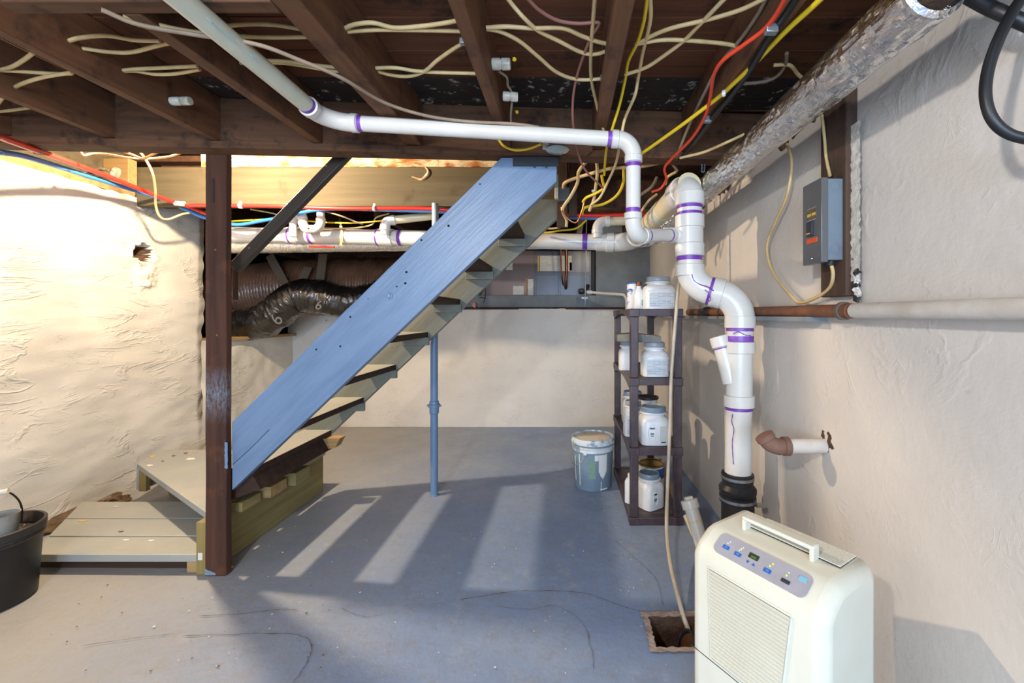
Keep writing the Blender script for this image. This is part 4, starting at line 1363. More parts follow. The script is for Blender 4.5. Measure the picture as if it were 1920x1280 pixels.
wire('yellow_cable', 'thick bright yellow cable sweeping from the top right across the dark joist', 'cable', zc_([(1560, -22), (1520, 16), (1470, 62), (1410, 124), (1372, 160), (1350, 180), (1290, 226, 1.955), (1240, 262, 1.94), (1203, 288, 1.93)], 1.972), .0072, Yc)
wire('yellow_cable', 'yellow cable hooking under the tangle beside the red water line', 'cable', [W(1170, 314, 2.35), W(1168, 345, 2.4), W(1155, 368, 2.45), (W(1130, 383, 2.5)), W(1100, 388, 2.5), W(1092, 396, 2.5), W(1092, 402, 2.5)], .0085, Yc)
wire('red_cable', 'orange red cable curving down from the top right to the drain elbow', 'cable', zc_([(1478, -14), (1455, 28), (1430, 58), (1395, 84), (1355, 114), (1338, 142), (1332, 180), (1322, 218, 1.955), (1298, 258, 1.94), (1262, 295, 1.92), (1246, 315, 1.90), (1249, 335, 1.87), (1240, 352, 1.84), (1222, 360, 1.82)], 1.968), .0060, MT['nm_red'])
wire('black_cable', 'thick black cable strapped alongside the red cable on the dark joist', 'cable', zc_([(1500, -14), (1465, 40), (1440, 75), (1410, 125), (1370, 180), (1340, 214, 1.965), (1305, 262, 1.955), (1275, 300, 1.945)], 1.972), .0105, MT['nm_black'])
for i, (px, py) in enumerate(((1446, 55), (1326, 224))):
    p = WZ(px, py, 1.962)
    m = MB().obox(p, (.016, 0, 0), (0, .010, 0), (0, 0, .012))
    tag(m.build('grey_cable_clip', MT['galv'], bevel=.003), ['grey cable clip near the top of the red cable', 'grey cable clip lower down where the chain hangs'][i], 'clip')
p = WZ(1357, 175, 1.966)
m = MB().lathe([(.010, -.006), (.012, 0), (.010, .006)], p, (1, -.4, 0), 12)
tag(m.build('white_cable_tie', MT['pvc']), 'small white tie around the bright yellow cable', 'tie')
# perforated chain strap
hs = thing('hanger_chain', 'dangling perforated metal strap beside the red cable over the drain elbow', 'strap', W(1318, 322, 2.1))
for k in range(17):
    p = W(1322 - .25 * k, 237 + 5.2 * k, 2.10)
    lathe('strap_link', [(.004, -.002), (.010, -.002), (.010, .002), (.004, .002), (.004, -.002)], p, MT['galv'], hs, (0, 1, 0), 12)
# tangle
tang = [
    ('cream cable arching out of the grey switch box', Cc, [W(1056, 352, 2.5), W(1060, 342, 2.45), W(1085, 332, 2.4), W(1120, 322, 2.3), W(1150, 315, 2.25), W(1200, 312, 2.2), W(1245, 303, 2.15)], .0095),
    ('grey cable running level across the tangle behind the white elbow', Gc, [W(1050, 268, 2.1), W(1080, 285, 2.12), W(1110, 295, 2.15), W(1160, 299, 2.2), W(1205, 291, 2.2), W(1240, 295, 2.2), W(1262, 308, 2.2), W(1270, 322, 2.2)], .0085),
    ('cream cable zigzagging down from the main beam to the grey switch box', Cc, [W(1122, 275, 2.2), W(1100, 302, 2.25), W(1085, 322, 2.3), W(1083, 342, 2.35), W(1070, 368, 2.4), W(1055, 392, 2.45), W(1062, 412, 2.5), W(1062, 425, 2.5)], .009),
    ('tan cable dropping straight through the middle of the tangle', Cc, [W(1095, 272, 2.2), W(1115, 290, 2.22), W(1120, 320, 2.25), W(1117, 350, 2.3), W(1113, 375, 2.35), W(1105, 395, 2.4)], .0085),
    ('bright yellow cable kinking down into the tangle', Yc, [W(1128, 328, 2.2), W(1130, 340, 2.22), W(1132, 352, 2.25), W(1118, 362, 2.3), W(1100, 370, 2.35), W(1093, 378, 2.4)], .0075),
    ('bare copper wire looping below the grey switch box', MT['nm_copper'], [W(1096, 376, 2.4), W(1090, 400, 2.42), W(1082, 416, 2.45), W(1070, 414, 2.45), W(1055, 398, 2.45), W(1053, 388, 2.45)], .005),
    ('tan cable slanting beside the drain elbow', Cc, [W(1268, 322, 2.3), W(1252, 332, 2.35), W(1248, 345, 2.4)], .008),
    ('pair of dusty cables behind the vertical white pipe', Gc, [W(1232, 332, 2.5), W(1222, 350, 2.5), W(1200, 366, 2.5)], .009),
    ('tan cable behind the slanting drain pipe', Cc, [W(1232, 364, 2.6), W(1215, 378, 2.6), W(1200, 400, 2.7)], .008),
    ('yellow wire low over the back drain under the stairs', Yc, [W(1100, 412, 2.85), W(1080, 428, 2.88), W(1050, 432, 2.9), W(1020, 436, 2.92), W(985, 430, 2.95)], .007),
    ('cream wire low over the back drain near the studs', Cc, [W(1050, 405, 2.8), W(1062, 420, 2.85), W(1040, 428, 2.88), W(1010, 428, 2.9)], .007),
    ('straw yellow wire along the back drain left of the trap', Yc, [W(433, 415, 3.08), W(480, 412, 3.08), W(530, 410, 3.08), W(600, 416, 3.08), W(660, 418, 3.08), W(720, 413, 3.08), W(760, 405, 3.08), W(810, 401, 3.08)], .006),
    ('tan wire drooping along the back drain behind the trap', Cc, [W(470, 392, 3.1), W(520, 402, 3.1), W(590, 425, 3.1), W(650, 428, 3.1), W(695, 422, 3.1), W(705, 408, 3.1), W(730, 400, 3.1)], .006),
    ('brown wire crossing below the header board', Gc, [W(610, 396, 3.0), W(640, 405, 3.0), W(665, 415, 3.05), W(680, 420, 3.05)], .006),
]
for lab, mm, pts, r in tang:
    wire('tangle_cable', lab, 'cable', pts, r, mm, group='tangled cables')
jb = thing('switch_box', 'small grey switch box with cables, fixed to the studs at the stair head', 'box', W(1055, 372, 2.5))
box('box_body', W(1046, 376, 2.50), W(1068, 356, 2.56), MT['ebox_door'], jb, bevel=.004)
box('switch_plate', W(1040, 372, 2.49), W(1047, 355, 2.53), MT['porcelain'], jb, bevel=.003)
box('green_tag', W(1041, 352, 2.50), W(1047, 328, 2.505), MT['green_print'], jb)
tg = tag(tube('cable_nut', [W(1110, 359, 2.3), W(1116, 356, 2.3)], .007, MT['porcelain'], None, 10), 'small pale wire connector in the cable tangle', 'connector')

# left bright cables near the stair bulb
wire('house_cable', 'brightly lit cream cable looping under the beam above the left wall', 'cable', [W(152, 286, 2.2), W(157, 291, 2.2), W(172, 288, 2.22), W(200, 289, 2.24), W(245, 296, 2.25), W(285, 297, 2.3), W(320, 293, 2.3), W(350, 283, 2.3)], .0058, Cc, group=g1)
wire('house_cable', 'cream cable crossing the lit one under the beam above the left wall', 'cable', [W(228, 283, 2.2), W(250, 291, 2.2), W(268, 297, 2.2), W(290, 288, 2.2), W(310, 282, 2.2)], .0058, Cc, group=g1)
wire('house_cable', 'cream cable hanging down the corner of the left wall over the red line', 'cable', [W(262, 284, 2.5), W(275, 302, 2.55), W(286, 325, 2.6), W(291, 355, 2.7), W(292, 385, 2.8), W(300, 406, 2.85), W(315, 411, 2.9), W(340, 402, 2.95), W(355, 399, 3.0)], .007, Cc, group=g1)
ob = thing('old_wire_bushing', 'pale metal junction box with a bent bushing on the sill above the left wall', 'box', W(190, 325, 2.75))
box('junction_box', W(150, 324, 2.82), W(196, 303, 2.92), MT['galv'], ob, bevel=.004)
tube('bent_conduit', catmull([W(178, 320, 2.75), W(190, 317, 2.73), W(205, 320, 2.72), W(214, 322, 2.72)], 5), .010, MT['porcelain'], ob, 12)
lathe('bushing_ring', [(.012, -.012), (.034, -.010), (.036, 0), (.034, .010), (.012, .012)], W(217, 324, 2.72), MT['porcelain'], ob, (1, .5, -.3), 20)

# lamp holder and bulb of the stair light, up behind the beam
lh = thing('bulb_holder', 'porcelain lamp holder with a lit bulb hidden behind the main beam', 'lamp', (-2.02, 2.28, 2.45))
lathe('holder', [(.055, .0), (.05, -.03), (.028, -.04), (.026, -.085)], (-2.02, 2.28, 2.50), MT['porcelain'], lh)
box('holder_board', (-2.14, 2.22, 2.50), (-1.90, 2.34, 2.525), MT['raw_wood'], lh)
box('holder_beam', (-2.05, 2.12, 2.525), (-1.99, 2.95, 2.60), MT['joist_dark'], lh)

# clips on joists
for i, (px, py, Z) in enumerate(((872, 78, 2.05), (1134, 146, 2.05))):
    p = WZ(px, py, Z)
    m = MB().obox(p, (.016, 0, 0), (0, .009, 0), (0, 0, .009))
    tag(m.build('cable_clip', MT['galv'], bevel=.002), ['grey cable clip on the joist above the porcelain tubes', 'metal cable clip on the side of the grey joist'][i], 'clip')

# porcelain knobs and tubes
def knob(a, b, r, lab):
    a, b = Vector(a), Vector(b)
    d = (b - a)
    L = d.length
    m = MB().lathe([(r * .4, 0), (r * .95, .002), (r, L * .1), (r, L * .44), (r * .85, L * .47), (r * .85, L * .53), (r, L * .56), (r, L * .9), (r * .9, L), (r * .3, L * 1.01)], a, d, 20)
    return tag(m.build('porcelain_knob', MT['porcelain'], smooth=50), lab, 'insulator', 'porcelain insulators')


knob(WZ(922, 120, 2.06), WZ(957, 120, 2.06), .019, 'larger white porcelain tube sticking out of a joist beside the cables')
knob(WZ(942, 180, 2.03), WZ(971, 182, 2.03), .017, 'smaller dirty porcelain tube below the larger one on the same joist')
knob(W(321, 190, 1.665), W(357, 189, 1.665), .016, 'dirty white porcelain tube through the side of a dark left joist')
knob(W(30, 45, 1.25), W(56, 28, 1.25), .017, 'grimy porcelain tube at the upper left corner')
wire('knob_wire', 'short old wire joining the two porcelain tubes', 'wire', zc_([(935, 133), (950, 145), (952, 160), (958, 170), (960, 185, 2.03), (958, 215, 2.0), (959, 238, 1.98)], 2.05), .0048, MT['nm_grey'])
for i, (px, py) in enumerate(((965, 111), (969, 210))):
    m = MB().blob(WZ(px, py, 2.06 if i == 0 else 2.02), .008, seed=i, amp=.2)
    tag(m.build('yellow_wire_nut', MT['nm_yellow']), ['yellow wire nut right of the larger porcelain tube', 'yellow wire nut low beside the mouldy board'][i], 'connector')
wire('yellow_cable', 'short yellow cable drooping under the white pipe below the porcelain tubes', 'cable', zc_([(935, 262, 1.99), (945, 274, 1.965), (965, 281, 1.95), (990, 279, 1.95), (1015, 270, 1.95)], 1.95), .006, Yc)

gd = thing('glass_shade', 'pale glass lamp shade peeking out under the white pipe on the beam', 'lamp', W(1045, 280, 1.9))
lathe('shade', [(.010, .02), (.030, .016), (.048, .004), (.052, -.002), (.045, -.008), (.01, -.012)], WZ(1045, 280, 1.935), MT['glass_dome'], gd)
tube('shade_holder', [WZ(1018, 274, 1.95), WZ(1028, 275, 1.95)], .014, MT['porcelain'], gd, 12)

# right wall cables
XW = .885
wire('house_cable', 'cream cable running down into the grey breaker box', 'cable', [WX(1541, 215, .87), WX(1546, 260, .88), WX(1549, 295, .88), WX(1556, 329, .86)], .0050, Cc, group=g1)
wire('house_cable', 'cream cable looping from under the breaker box up behind the foil duct', 'cable', [WX(1557, 490, .86), WX(1562, 515, .87), WX(1555, 540, XW), WX(1530, 558, XW), WX(1500, 567, XW), WX(1482, 552, XW), WX(1455, 520, XW), WX(1441, 488, XW), WX(1439, 455, XW), WX(1455, 415, XW), WX(1473, 375, XW), WX(1482, 335, XW), WX(1484, 300, XW), WX(1476, 270, XW)], .0060, Cc, group=g1)
wire('black_loop_cable', 'thick black cable hanging in a loop at the right edge', 'cable', [W(1935, -30, .80), W(1900, 20, .78), W(1872, 75, .77), W(1853, 130, .765), W(1848, 180, .76), W(1860, 222, .755), W(1890, 250, .75), W(1940, 263, .74), W(2000, 268, .73)], .0095, MT['nm_black'], 10)
wire('black_feed_cable', 'thick black cable running along behind the black loop at the top right', 'cable', [W(1800, -15, .84), W(1850, 12, .82), W(1890, 30, .80), W(1960, 60, .78)], .013, MT['nm_black'], 8)

# ================================================================== RIGHT WALL FITTINGS
bb = thing('backer_board', 'dark upright board on the right wall behind the breaker box', 'board', (.905, 1.41, 1.27))
box('plank', (.885, 1.345, 1.270), (.930, 1.48, 1.95), MT['board'], bb, bevel=.004)
m = grid_patch(4, 60, lambda u, v: (.900 + .006 * N3(u * 4, v * 30, 1), 1.345 - .042 * u + .006 * N3(v * 40, u * 3), 1.315 + .49 * v))
mz = m.build('painted_edge', MT['white_strip'], bb)
for q in range(7):
    m = MB().blob((.900 + .006 * N3(q, 1), 1.318 + .016 * N3(q * 1.7, 4), 1.262 + .013 * q), 1, (.008, .010 + .006 * abs(N3(q, 9)), .012), seed=q, amp=.9, sub=2)
    m.build('mortar_lump', MT['white_strip'] if q % 3 else MT['iron'], bb, smooth=0)

eb = thing('breaker_box', 'small grey metal breaker box with an orange sticker on the right wall', 'box', (.86, 1.41, 1.38))
EX0, EX1, EY0, EY1, EZ0, EZ1 = .815, .886, 1.358, 1.465, 1.382, 1.648
box('enclosure', (EX0 + .012, EY0 + .003, EZ0 + .003), (EX1, EY1 - .003, EZ1 - .003), MT['ebox'], eb, bevel=.002)
box('cover', (EX0, EY0, EZ0 - .004), (EX0 + .022, EY1, EZ1), MT['ebox_door'], eb, bevel=.002)
for zz in (1.622, 1.418):
    for rr in (.019, .013):
        lathe('knockout', [(rr, 0), (rr, .0012), (rr - .0015, .0013), (rr - .0015, 0)], (.862, EY0 + .0032, zz), MT['ebox'], eb, (0, -1, 0), 24)
box('name_plate', (EX0 - .0015, 1.385, 1.522), (EX0 + .001, 1.437, 1.562), MT['plate'], eb)
for (ya, yb) in ((1.388, 1.408), (1.413, 1.434)):
    box('plate_field', (EX0 - .0022, ya, 1.536), (EX0 - .001, yb, 1.545), MT['paper_yellow'], eb)
for q, (za, zb_) in enumerate(((1.522, 1.5235), (1.5605, 1.562))):
    box('plate_border', (EX0 - .0022, 1.385, za), (EX0 - .001, 1.437, zb_), MT['porcelain'], eb)
box('breaker', (EX0 - .008, 1.398, 1.470), (EX0 + .001, 1.430, 1.518), MT['breaker'], eb, bevel=.001)
box('breaker_mark', (EX0 - .009, 1.408, 1.477), (EX0 - .0075, 1.428, 1.481), MT['paper_yellow'], eb)
box('orange_sticker', (EX0 - .0015, 1.380, 1.447), (EX0 + .001, 1.440, 1.463), MT['orange'], eb)
lathe('cover_screw', [(.005, 0), (.004, .003), (.0005, .0035)], (EX0, 1.412, 1.396), MT['steel'], eb, (-1, 0, 0), 12)
lathe('cable_clamp', [(.014, 0), (.014, -.012), (.010, -.014)], (.862, 1.39, EZ0), MT['iron'], eb, (0, 0, 1), 12)

wp = thing('wall_gas_pipe', 'long horizontal rusty pipe on the right wall, painted white at its near end', 'pipe', (.87, 1.5, 1.2))
yj = .87 * F / (1608 - CX)
tube('rusty_length', [(.868, 3.0, 1.228), (.868, yj, 1.222)], .0212, MT['rust'], wp, 20)
pp = [Vector((.868 + .001 * N3(i, 1), yj + .01 - (yj + 3) * i / 40, 1.222)) for i in range(41)]
MB().tube(pp, lambda i, j: .0222 + .001 * N3(i * 2.0, j * .7), 20).build('painted_length', MT['rust_paint'], wp)
ring(wp, 'rusty_coupling', (.868, yj + .035, 1.222), (0, 1, 0), .0235, .03, MT['rust'])
lathe('pipe_hook', [(.026, -.006), (.029, -.006), (.029, .006), (.026, .006)], (.868, yj + .06, 1.222), MT['strap'], wp, (0, 1, 0), 20)
lathe('end_union', [(.021, -.03), (.032, -.02), (.034, 0), (.032, .02), (.021, .03)], (.868, 2.62, 1.225), MT['iron'], wp, (0, 1, .05))
box('ledge_board', (.845, 1.5, 1.186), (.92, 4.5, 1.203), MT['grey_wall'], wp)

se = thing('wall_stub_pipe', 'brown stub pipe with an elbow coming out of a hole in the right wall', 'pipe', (.8, 1.52, .72))
tube('painted_stub', [(.94, 1.505, .748), (.765, 1.52, .742)], .0255, MT['rust_paint'], se, 20)
arc = catmull([(.785, 1.52, .742), (.755, 1.52, .742), (.728, 1.525, .754), (.712, 1.53, .778)], 6)
tube('elbow', arc, .029, MT['terracotta'], se, 22)
dd = (arc[-1] - arc[-2]).normalized()
ring(se, 'elbow_lip', arc[-1] - dd * .008, dd, .0335, .022, MT['terracotta'], 24)
ring(se, 'elbow_lip', Vector(arc[0]), (1, 0, 0), .033, .024, MT['terracotta'], 24)
m = MB().blob((.922, 1.485, .765), 1, (.010, .040, .030), seed=11, amp=1.0, sub=3)
m.build('broken_hole', MT['hole'], se, smooth=0)

# condensate tube to the pit
wire('condensate_tube', 'long beige tube hanging past the shelf into the floor pit', 'tube', [W(1296, 325, 2.36), W(1290, 400, 2.36), W(1282, 460, 2.36), W(1274, 515, 2.36), W(1270, 560, 2.36), W(1265, 620, 2.36), W(1259, 700, 2.35), W(1256, 800, 2.33), W(1252, 900, 2.28), W(1250, 985, 2.15), W(1256, 1050, 1.95), W(1268, 1105, 1.80), W(1280, 1150, 1.72), W(1292, 1185, 1.68)], .0095, MT['tube'], 10, 12)
sp_ = thing('sump_hose', 'short black pipe end lying in the floor pit beside the dehumidifier', 'pipe', (.47, 1.56, -.05))
a = Vector((.452, 1.610, -.022))
m = MB().lathe([(.034, 0), (.036, .004), (.042, .004), (.045, 0), (.045, -.12), (.034, -.12), (.034, 0)], a, (-.62, -.12, .55), 30, caps=False)
m.build('pipe_end', MT['rubber'], sp_)
lathe('pipe_interior', [(.034, -.012), (.001, -.011)], a, MT['water'], sp_, (-.62, -.12, .55))

# ================================================================== FURNACE
fu = thing('furnace', 'grey brown horizontal furnace cabinet with labels in the crawlspace opening', 'furnace', (-.3, 5.0, 1.28))
YF0 = 4.80


def Wf(x, y, d=0):
    return W(x, y, YF0 - d)


box('cabinet', (-1.2, YF0, 1.29), (.29, 5.5, 1.93), MT['furnace_grey'], fu, bevel=.004)
box('left_panel', Wf(860, 560), Wf(1002, 470) + Vector((0, -.008, 0)), MT['furnace_brown'], fu, bevel=.003)
box('upper_panel', Wf(1005, 512), Wf(1106, 472) + Vector((0, -.008, 0)), MT['furnace_grey'], fu, bevel=.003)
box('middle_door', Wf(1005, 560), Wf(1047, 515) + Vector((0, -.010, 0)), MT['furnace_grey'], fu, bevel=.003)
box('right_door', Wf(1050, 560), Wf(1106, 515) + Vector((0, -.008, 0)), MT['furnace_grey'], fu, bevel=.003)
box('corner_post', Wf(1108, 560), Wf(1115, 472) + Vector((0, .03, 0)), MT['iron'], fu)
for nm, x0, y0, x1, y1, mm in (('notice_label', 1011, 508, 1072, 479, 'paper_white'), ('yellow_strip', 1008, 508, 1012, 479, 'paper_yellow'), ('red_box', 1068, 507, 1073, 492, 'paper_pink'),
                               ('rating_label', 962, 552, 982, 536, 'paper_white'), ('wiring_label', 988, 554, 1000, 523, 'paper_white'), ('orange_strip', 986, 554, 989, 521, 'paper_orange'), ('small_label', 949, 506, 961, 491, 'paper_white')):
    box(nm, Wf(x0, y0, .010), Wf(x1, y1, .011), MT[mm], fu)
for px in (1026, 1043):
    lathe('door_screw', [(.008, 0), (.006, .006), (.001, .007)], Wf(px, 553, .010), MT['gold'], fu, (0, -1, 0), 10)
lathe('door_screw', [(.008, 0), (.006, .006), (.001, .007)], Wf(1092, 511, .008), MT['gold'], fu, (0, -1, 0), 10)
for i, (pts, r, lab) in enumerate((([W(1051, 440, 4.6), W(1052, 490, 4.62), W(1054, 522, 4.64), W(1056, 534, 4.78)], .008, 'thin copper gas line dropping into the furnace door'), ([W(1061, 440, 4.6), W(1062, 500, 4.6), W(1061, 532, 4.62), W(1061, 540, 4.78)], .017, 'thicker copper line bending into the furnace door'))):
    o = wire('copper_line', lab, 'pipe', pts, r, MT['copper'], 6, 12)
hl = thing('hanger_rod', 'thin vertical hanger rod with a clamp in front of the furnace', 'rod', W(1097, 572, 4.52))
tube('rod', [W(1100, 405, 3.5).lerp(W(1100, 405, 4.5), 1), W(1097, 573, 4.5)], .0062, MT['galv'], hl, 10)
box('clamp_bar', W(1090, 560, 4.52), W(1102, 557, 4.50), MT['galv'], hl)
lathe('clamp_nut', [(.012, 0), (.012, .015)], W(1097, 562, 4.5), MT['galv'], hl, (0, 0, 1), 6)
cl = thing('condensate_pipe', 'thin white pipe with a black fitting leading from the furnace to the shelf', 'pipe', W(1130, 552, 4.55))
tube('pipe', catmull([W(1100, 547, 4.55), W(1130, 550, 4.5), W(1165, 552, 4.4), W(1172, 556, 4.38), W(1175, 566, 4.38), W(1175, 590, 4.38)], 8), .0155, MT['pvc'], cl, 16)
ring(cl, 'coupling', W(1106, 548, 4.54), (1, -.2, 0), .021, .05, MT['pvc'], 16, .002)
lathe('black_fitting', [(.022, -.03), (.030, -.02), (.030, .02), (.022, .03)], W(1090, 546, 4.56), MT['rubber'], cl, (1, 0, .1), 18)
lathe('black_fitting', [(.018, -.04), (.020, 0), (.018, .04)], W(1101, 540, 4.62), MT['rubber'], cl, (.3, .5, .9), 18)
ch = thing('pull_chain', 'thin dark chain with a hook hanging beside the stairs over the ledge', 'chain', W(910, 566, 4.5))
tube('chain', [W(910, 460, 4.5), W(910, 560, 4.5)], .004, MT['iron'], ch, 8)
tube('hook', catmull([W(898, 557, 4.5), W(905, 558, 4.5), W(909, 561, 4.5), W(906, 567, 4.5)], 5), .004, MT['iron'], ch, 8)
m = MB().blob(W(889, 571, 4.58), 1, (.022, .02, .035), seed=5, amp=.5, sub=2)
tag(m.build('pink_rag', MT['cloth']), 'scrap of pink insulation or cloth on the ledge by the stairs', 'scrap')

# ================================================================== SHELF
SX0, SX1, SY0, SY1 = .372, .675, 2.45, 3.28
sh = thing('plastic_shelf', 'narrow brown plastic four tier shelf standing against the right wall', 'shelf', ((SX0 + SX1) / 2, (SY0 + SY1) / 2, 0))
TIERS = [.040, .440, .842, 1.240]
PW = .052
for z in TIERS:
    m = MB()
    m.box((SX0 + .004, SY0 + .004, z - .016), (SX1 - .004, SY1 - .004, z))
    m.build('shelf_panel', MT['shelf'], sh)
    low = z < .1
    bt = z - (.038 if not low else .040)
    for (ya, yb) in ((SY0, SY0 + .02), (SY1 - .02, SY1)):
        MB().box((SX0, ya, bt), (SX1, yb, z + .004)).build('front_rail', MT['shelf'], sh, bevel=.003)
    for (xa, xb) in ((SX0, SX0 + .018), (SX1 - .018, SX1)):
        if low:
            MB().box((xa, SY0 + .02, 0), (xb, SY1 - .02, z + .004)).build('side_rail', MT['shelf'], sh, bevel=.003)
        else:
            K = 14      # arched side rail, deeper at the posts
            poly = [(xa, SY0 + .02, z + .004), (xa, SY1 - .02, z + .004)]
            for k in range(K + 1):
                t = k / K
                y_ = SY1 - .02 - (SY1 - SY0 - .04) * t
                poly.append((xa, y_, z - .022 - .045 * (abs(2 * t - 1) ** 2.2)))
            MB().prism(poly, (xb - xa, 0, 0)).build('side_rail', MT['shelf'], sh)
    for (cx_, cy_) in ((SX0 + PW / 2, SY0 + PW / 2), (SX1 - PW / 2, SY0 + PW / 2), (SX0 + PW / 2, SY1 - PW / 2), (SX1 - PW / 2, SY1 - PW / 2)):
        h = PW / 2 + .003
        MB().box((cx_ - h, cy_ - h, bt - .004 if not low else 0), (cx_ + h, cy_ + h, z + .005)).build('corner_socket', MT['shelf'], sh, bevel=.004)
for (x0, y0) in ((SX0, SY0), (SX1 - PW, SY0), (SX0, SY1 - PW), (SX1 - PW, SY1 - PW)):
    for k in range(3):
        z0, z1 = TIERS[k] + .004, TIERS[k + 1] - .040
        MB().box((x0 + .003, y0 + .003, z0), (x0 + PW - .003, y0 + PW - .003, z1)).build('post', MT['shelf'], sh, bevel=.005)


# ---- paint jars
def jar_mesh(root, s=.165, h=.20, lidr=.062, lid_mat=None, label=True, emboss=False, bail=True):
    hw = s / 2
    bodyh = h * .74
    m = MB()
    prof = [(0, .90), (.012, 1.0), (.75, 1.0), (.90, .90), (.97, .72), (1.0, .62)]
    vs_, fs = [], []
    NQ = 32
    for (t, k) in prof:
        for q in range(NQ):
            a = 2 * pi * q / NQ
            e = 5.0 if k > .8 else 3.0
            c_, s_ = cos(a), sin(a)
            rr = hw * k / ((abs(c_) ** e + abs(s_) ** e) ** (1 / e))
            vs_.append(Vector((rr * c_, rr * s_, t * bodyh)) + wloc(root))
    for i in range(len(prof) - 1):
        for q in range(NQ):
            a, b = i * NQ + q, i * NQ + (q + 1) % NQ
            fs.append((a, b, b + NQ, a + NQ))
    fs.append(list(range(NQ - 1, -1, -1)))
    fs.append(list(range((len(prof) - 1) * NQ, len(prof) * NQ)))
    m.add(vs_, fs)
    m.build('jar_body', MT['jar'], root, smooth=50)
    lm = lid_mat or MT['jar_lid']
    o = wloc(root)
    z0 = bodyh
    lathe('neck', [(lidr * .95, 0), (lidr * .95, .012), (lidr * 1.08, .014), (lidr * 1.08, .020), (lidr * .95, .022)], o + Vector((0, 0, z0 - .004)), MT['jar'], root)
    ld = lathe('lid', [(lidr, 0), (lidr * 1.02, .004), (lidr * 1.02, .022), (lidr * .96, .028), (lidr * .90, .029), (lidr * .86, .022), (lidr * .3, .022), (.001, .022)], o + Vector((0, 0, z0 + .018)), lm, root)
    if bail:
        P = [o + Vector((lidr * 1.12 * cos(a), -lidr * 1.12 * abs(sin(a)) * 1.0, z0 + .010)) for a in [pi * k / 14 for k in range(15)]]
        tube('bail_handle', P, .0028, MT['jar'], root, 8)
    if label:
        box('label', o + Vector((-hw * .74, -hw - .0012, bodyh * .10)), o + Vector((hw * .78, -hw + .001, bodyh * .66)), MT['jar_label'], root)
        P = [o + Vector((-hw * .86 + hw * 1.72 * k / 12, -hw - .0008, bodyh * (.70 + .12 * sin(pi * k / 12)))) for k in range(13)]
        tube('moulded_arch', P, .0022, MT['jar'], root, 6)
    if emboss:
        for sx_ in (1,):
            P = [o + Vector((-hw * .28 + hw * .26 * cos(a) * (1 if abs(cos(a)) else 1), -hw - .001, bodyh * .45 + bodyh * .28 * sin(a))) for a in [2 * pi * k / 20 for k in range(21)]]
            tube('moulded_oval', P, .0025, MT['jar'], root, 6)
            P = [o + Vector((hw + .001, hw * .0 + hw * .30 * cos(a), bodyh * .45 + bodyh * .28 * sin(a))) for a in [2 * pi * k / 20 for k in range(21)]]
            tube('moulded_oval', P, .0025, MT['jar'], root, 6)
            for q, (w_, zz) in enumerate(((.030, .60), (.022, .57), (.016, .42), (.020, .38), (.012, .33))):
                box('small_print', o + Vector((-hw * .28 - w_ * .6, -hw - .0014, bodyh * zz)), o + Vector((-hw * .28 + w_ * .6, -hw, bodyh * zz + .004)), MT['ink'], root)


def jar(px, y, z, lab, s=.165, h=.20, rot=0, **kw):
    D = y
    loc = ((px - CX) * D / F, D, z)
    r = thing('paint_jar', lab, 'jar', loc, 'paint jars on the shelf')
    jar_mesh(r, s, h, **kw)
    r.rotation_euler = (0, 0, rot)
    return r


T0, T1, T2, T3 = [t + .001 for t in TIERS]
jar(1234, 2.60, T3, 'white square paint jar with printed label on the top tier', s=.190, h=.205, lidr=.070)
jar(1227, 2.58, T2, 'white square paint jar with printed label on the second tier, a board over it', s=.155, h=.212, lidr=.060)
jr = jar(1176, 2.86, T2, 'paint streaked white jar behind the front post on the second tier', s=.11, h=.20, lidr=.045, label=False)
j = jar(1225, 2.585, T1, 'white jar with blue grey lid and dark red strip, front of third tier', s=.170, h=.232, lidr=.074, label=False, emboss=True, lid_mat=MT['bucket'])
o = wloc(j)
box('label', o + Vector((.022, -.0865, .030)), o + Vector((.068, -.084, .115)), MT['jar_label_blue'], j)
box('red_strip', o + Vector((.071, -.0867, .045)), o + Vector((.079, -.084, .115)), MT['red_strip'], j)
box('barcode', o + Vector((.028, -.0865, .018)), o + Vector((.055, -.084, .026)), MT['ink'], j)
jar(1187, 2.74, T1, 'white jar half hidden by the front post on the third tier', s=.12, h=.235, lidr=.05, label=True)
jar(1186, 3.08, T1, 'white jar with grey lid at the back of the third tier', s=.15, h=.235, lidr=.064, label=False, lid_mat=MT['bucket'])
jar(1217, 2.62, T0, 'white jar turned cornerwise with moulded ovals on the bottom tier', s=.145, h=.215, lidr=.062, label=False, emboss=True, rot=R(35), lid_mat=MT['bucket'])
kb = thing('black_rim_pail', 'white paint pail with a black rim behind the jars on the third tier', 'pail', W(1214, 770, 2.86))
kb.location = ((1214 - CX) * 2.87 / F, 2.87, T1)
lathe('pail_body', [(.058, 0), (.064, .21), (.066, .212)], wloc(kb), MT['jar'], kb)
lathe('black_rim', [(.066, .205), (.073, .207), (.073, .222), (.066, .222), (.060, .215), (.001, .214)], wloc(kb), MT['rubber'], kb)
cn = thing('paint_can', 'metal paint can with gold rim and blue label behind the bottom jar', 'can', ((1221 - CX) * 2.80 / F, 2.80, T0))
lathe('can_body', [(.080, 0), (.083, .003), (.082, .008), (.082, .19), (.083, .196)], wloc(cn), MT['jar'], cn)
lathe('gold_rim', [(.083, .190), (.086, .194), (.086, .202), (.078, .204), (.074, .198), (.001, .198)], wloc(cn), MT['gold'], cn)
a0 = wloc(cn)
m = MB()
pts = []
K = 12
for k in range(K + 1):
    a = -1.75 + 2.3 * k / K
    pts.append((a0 + Vector((.0828 * cos(a), .0828 * sin(a), .115)), a0 + Vector((.0828 * cos(a), .0828 * sin(a), .182))))
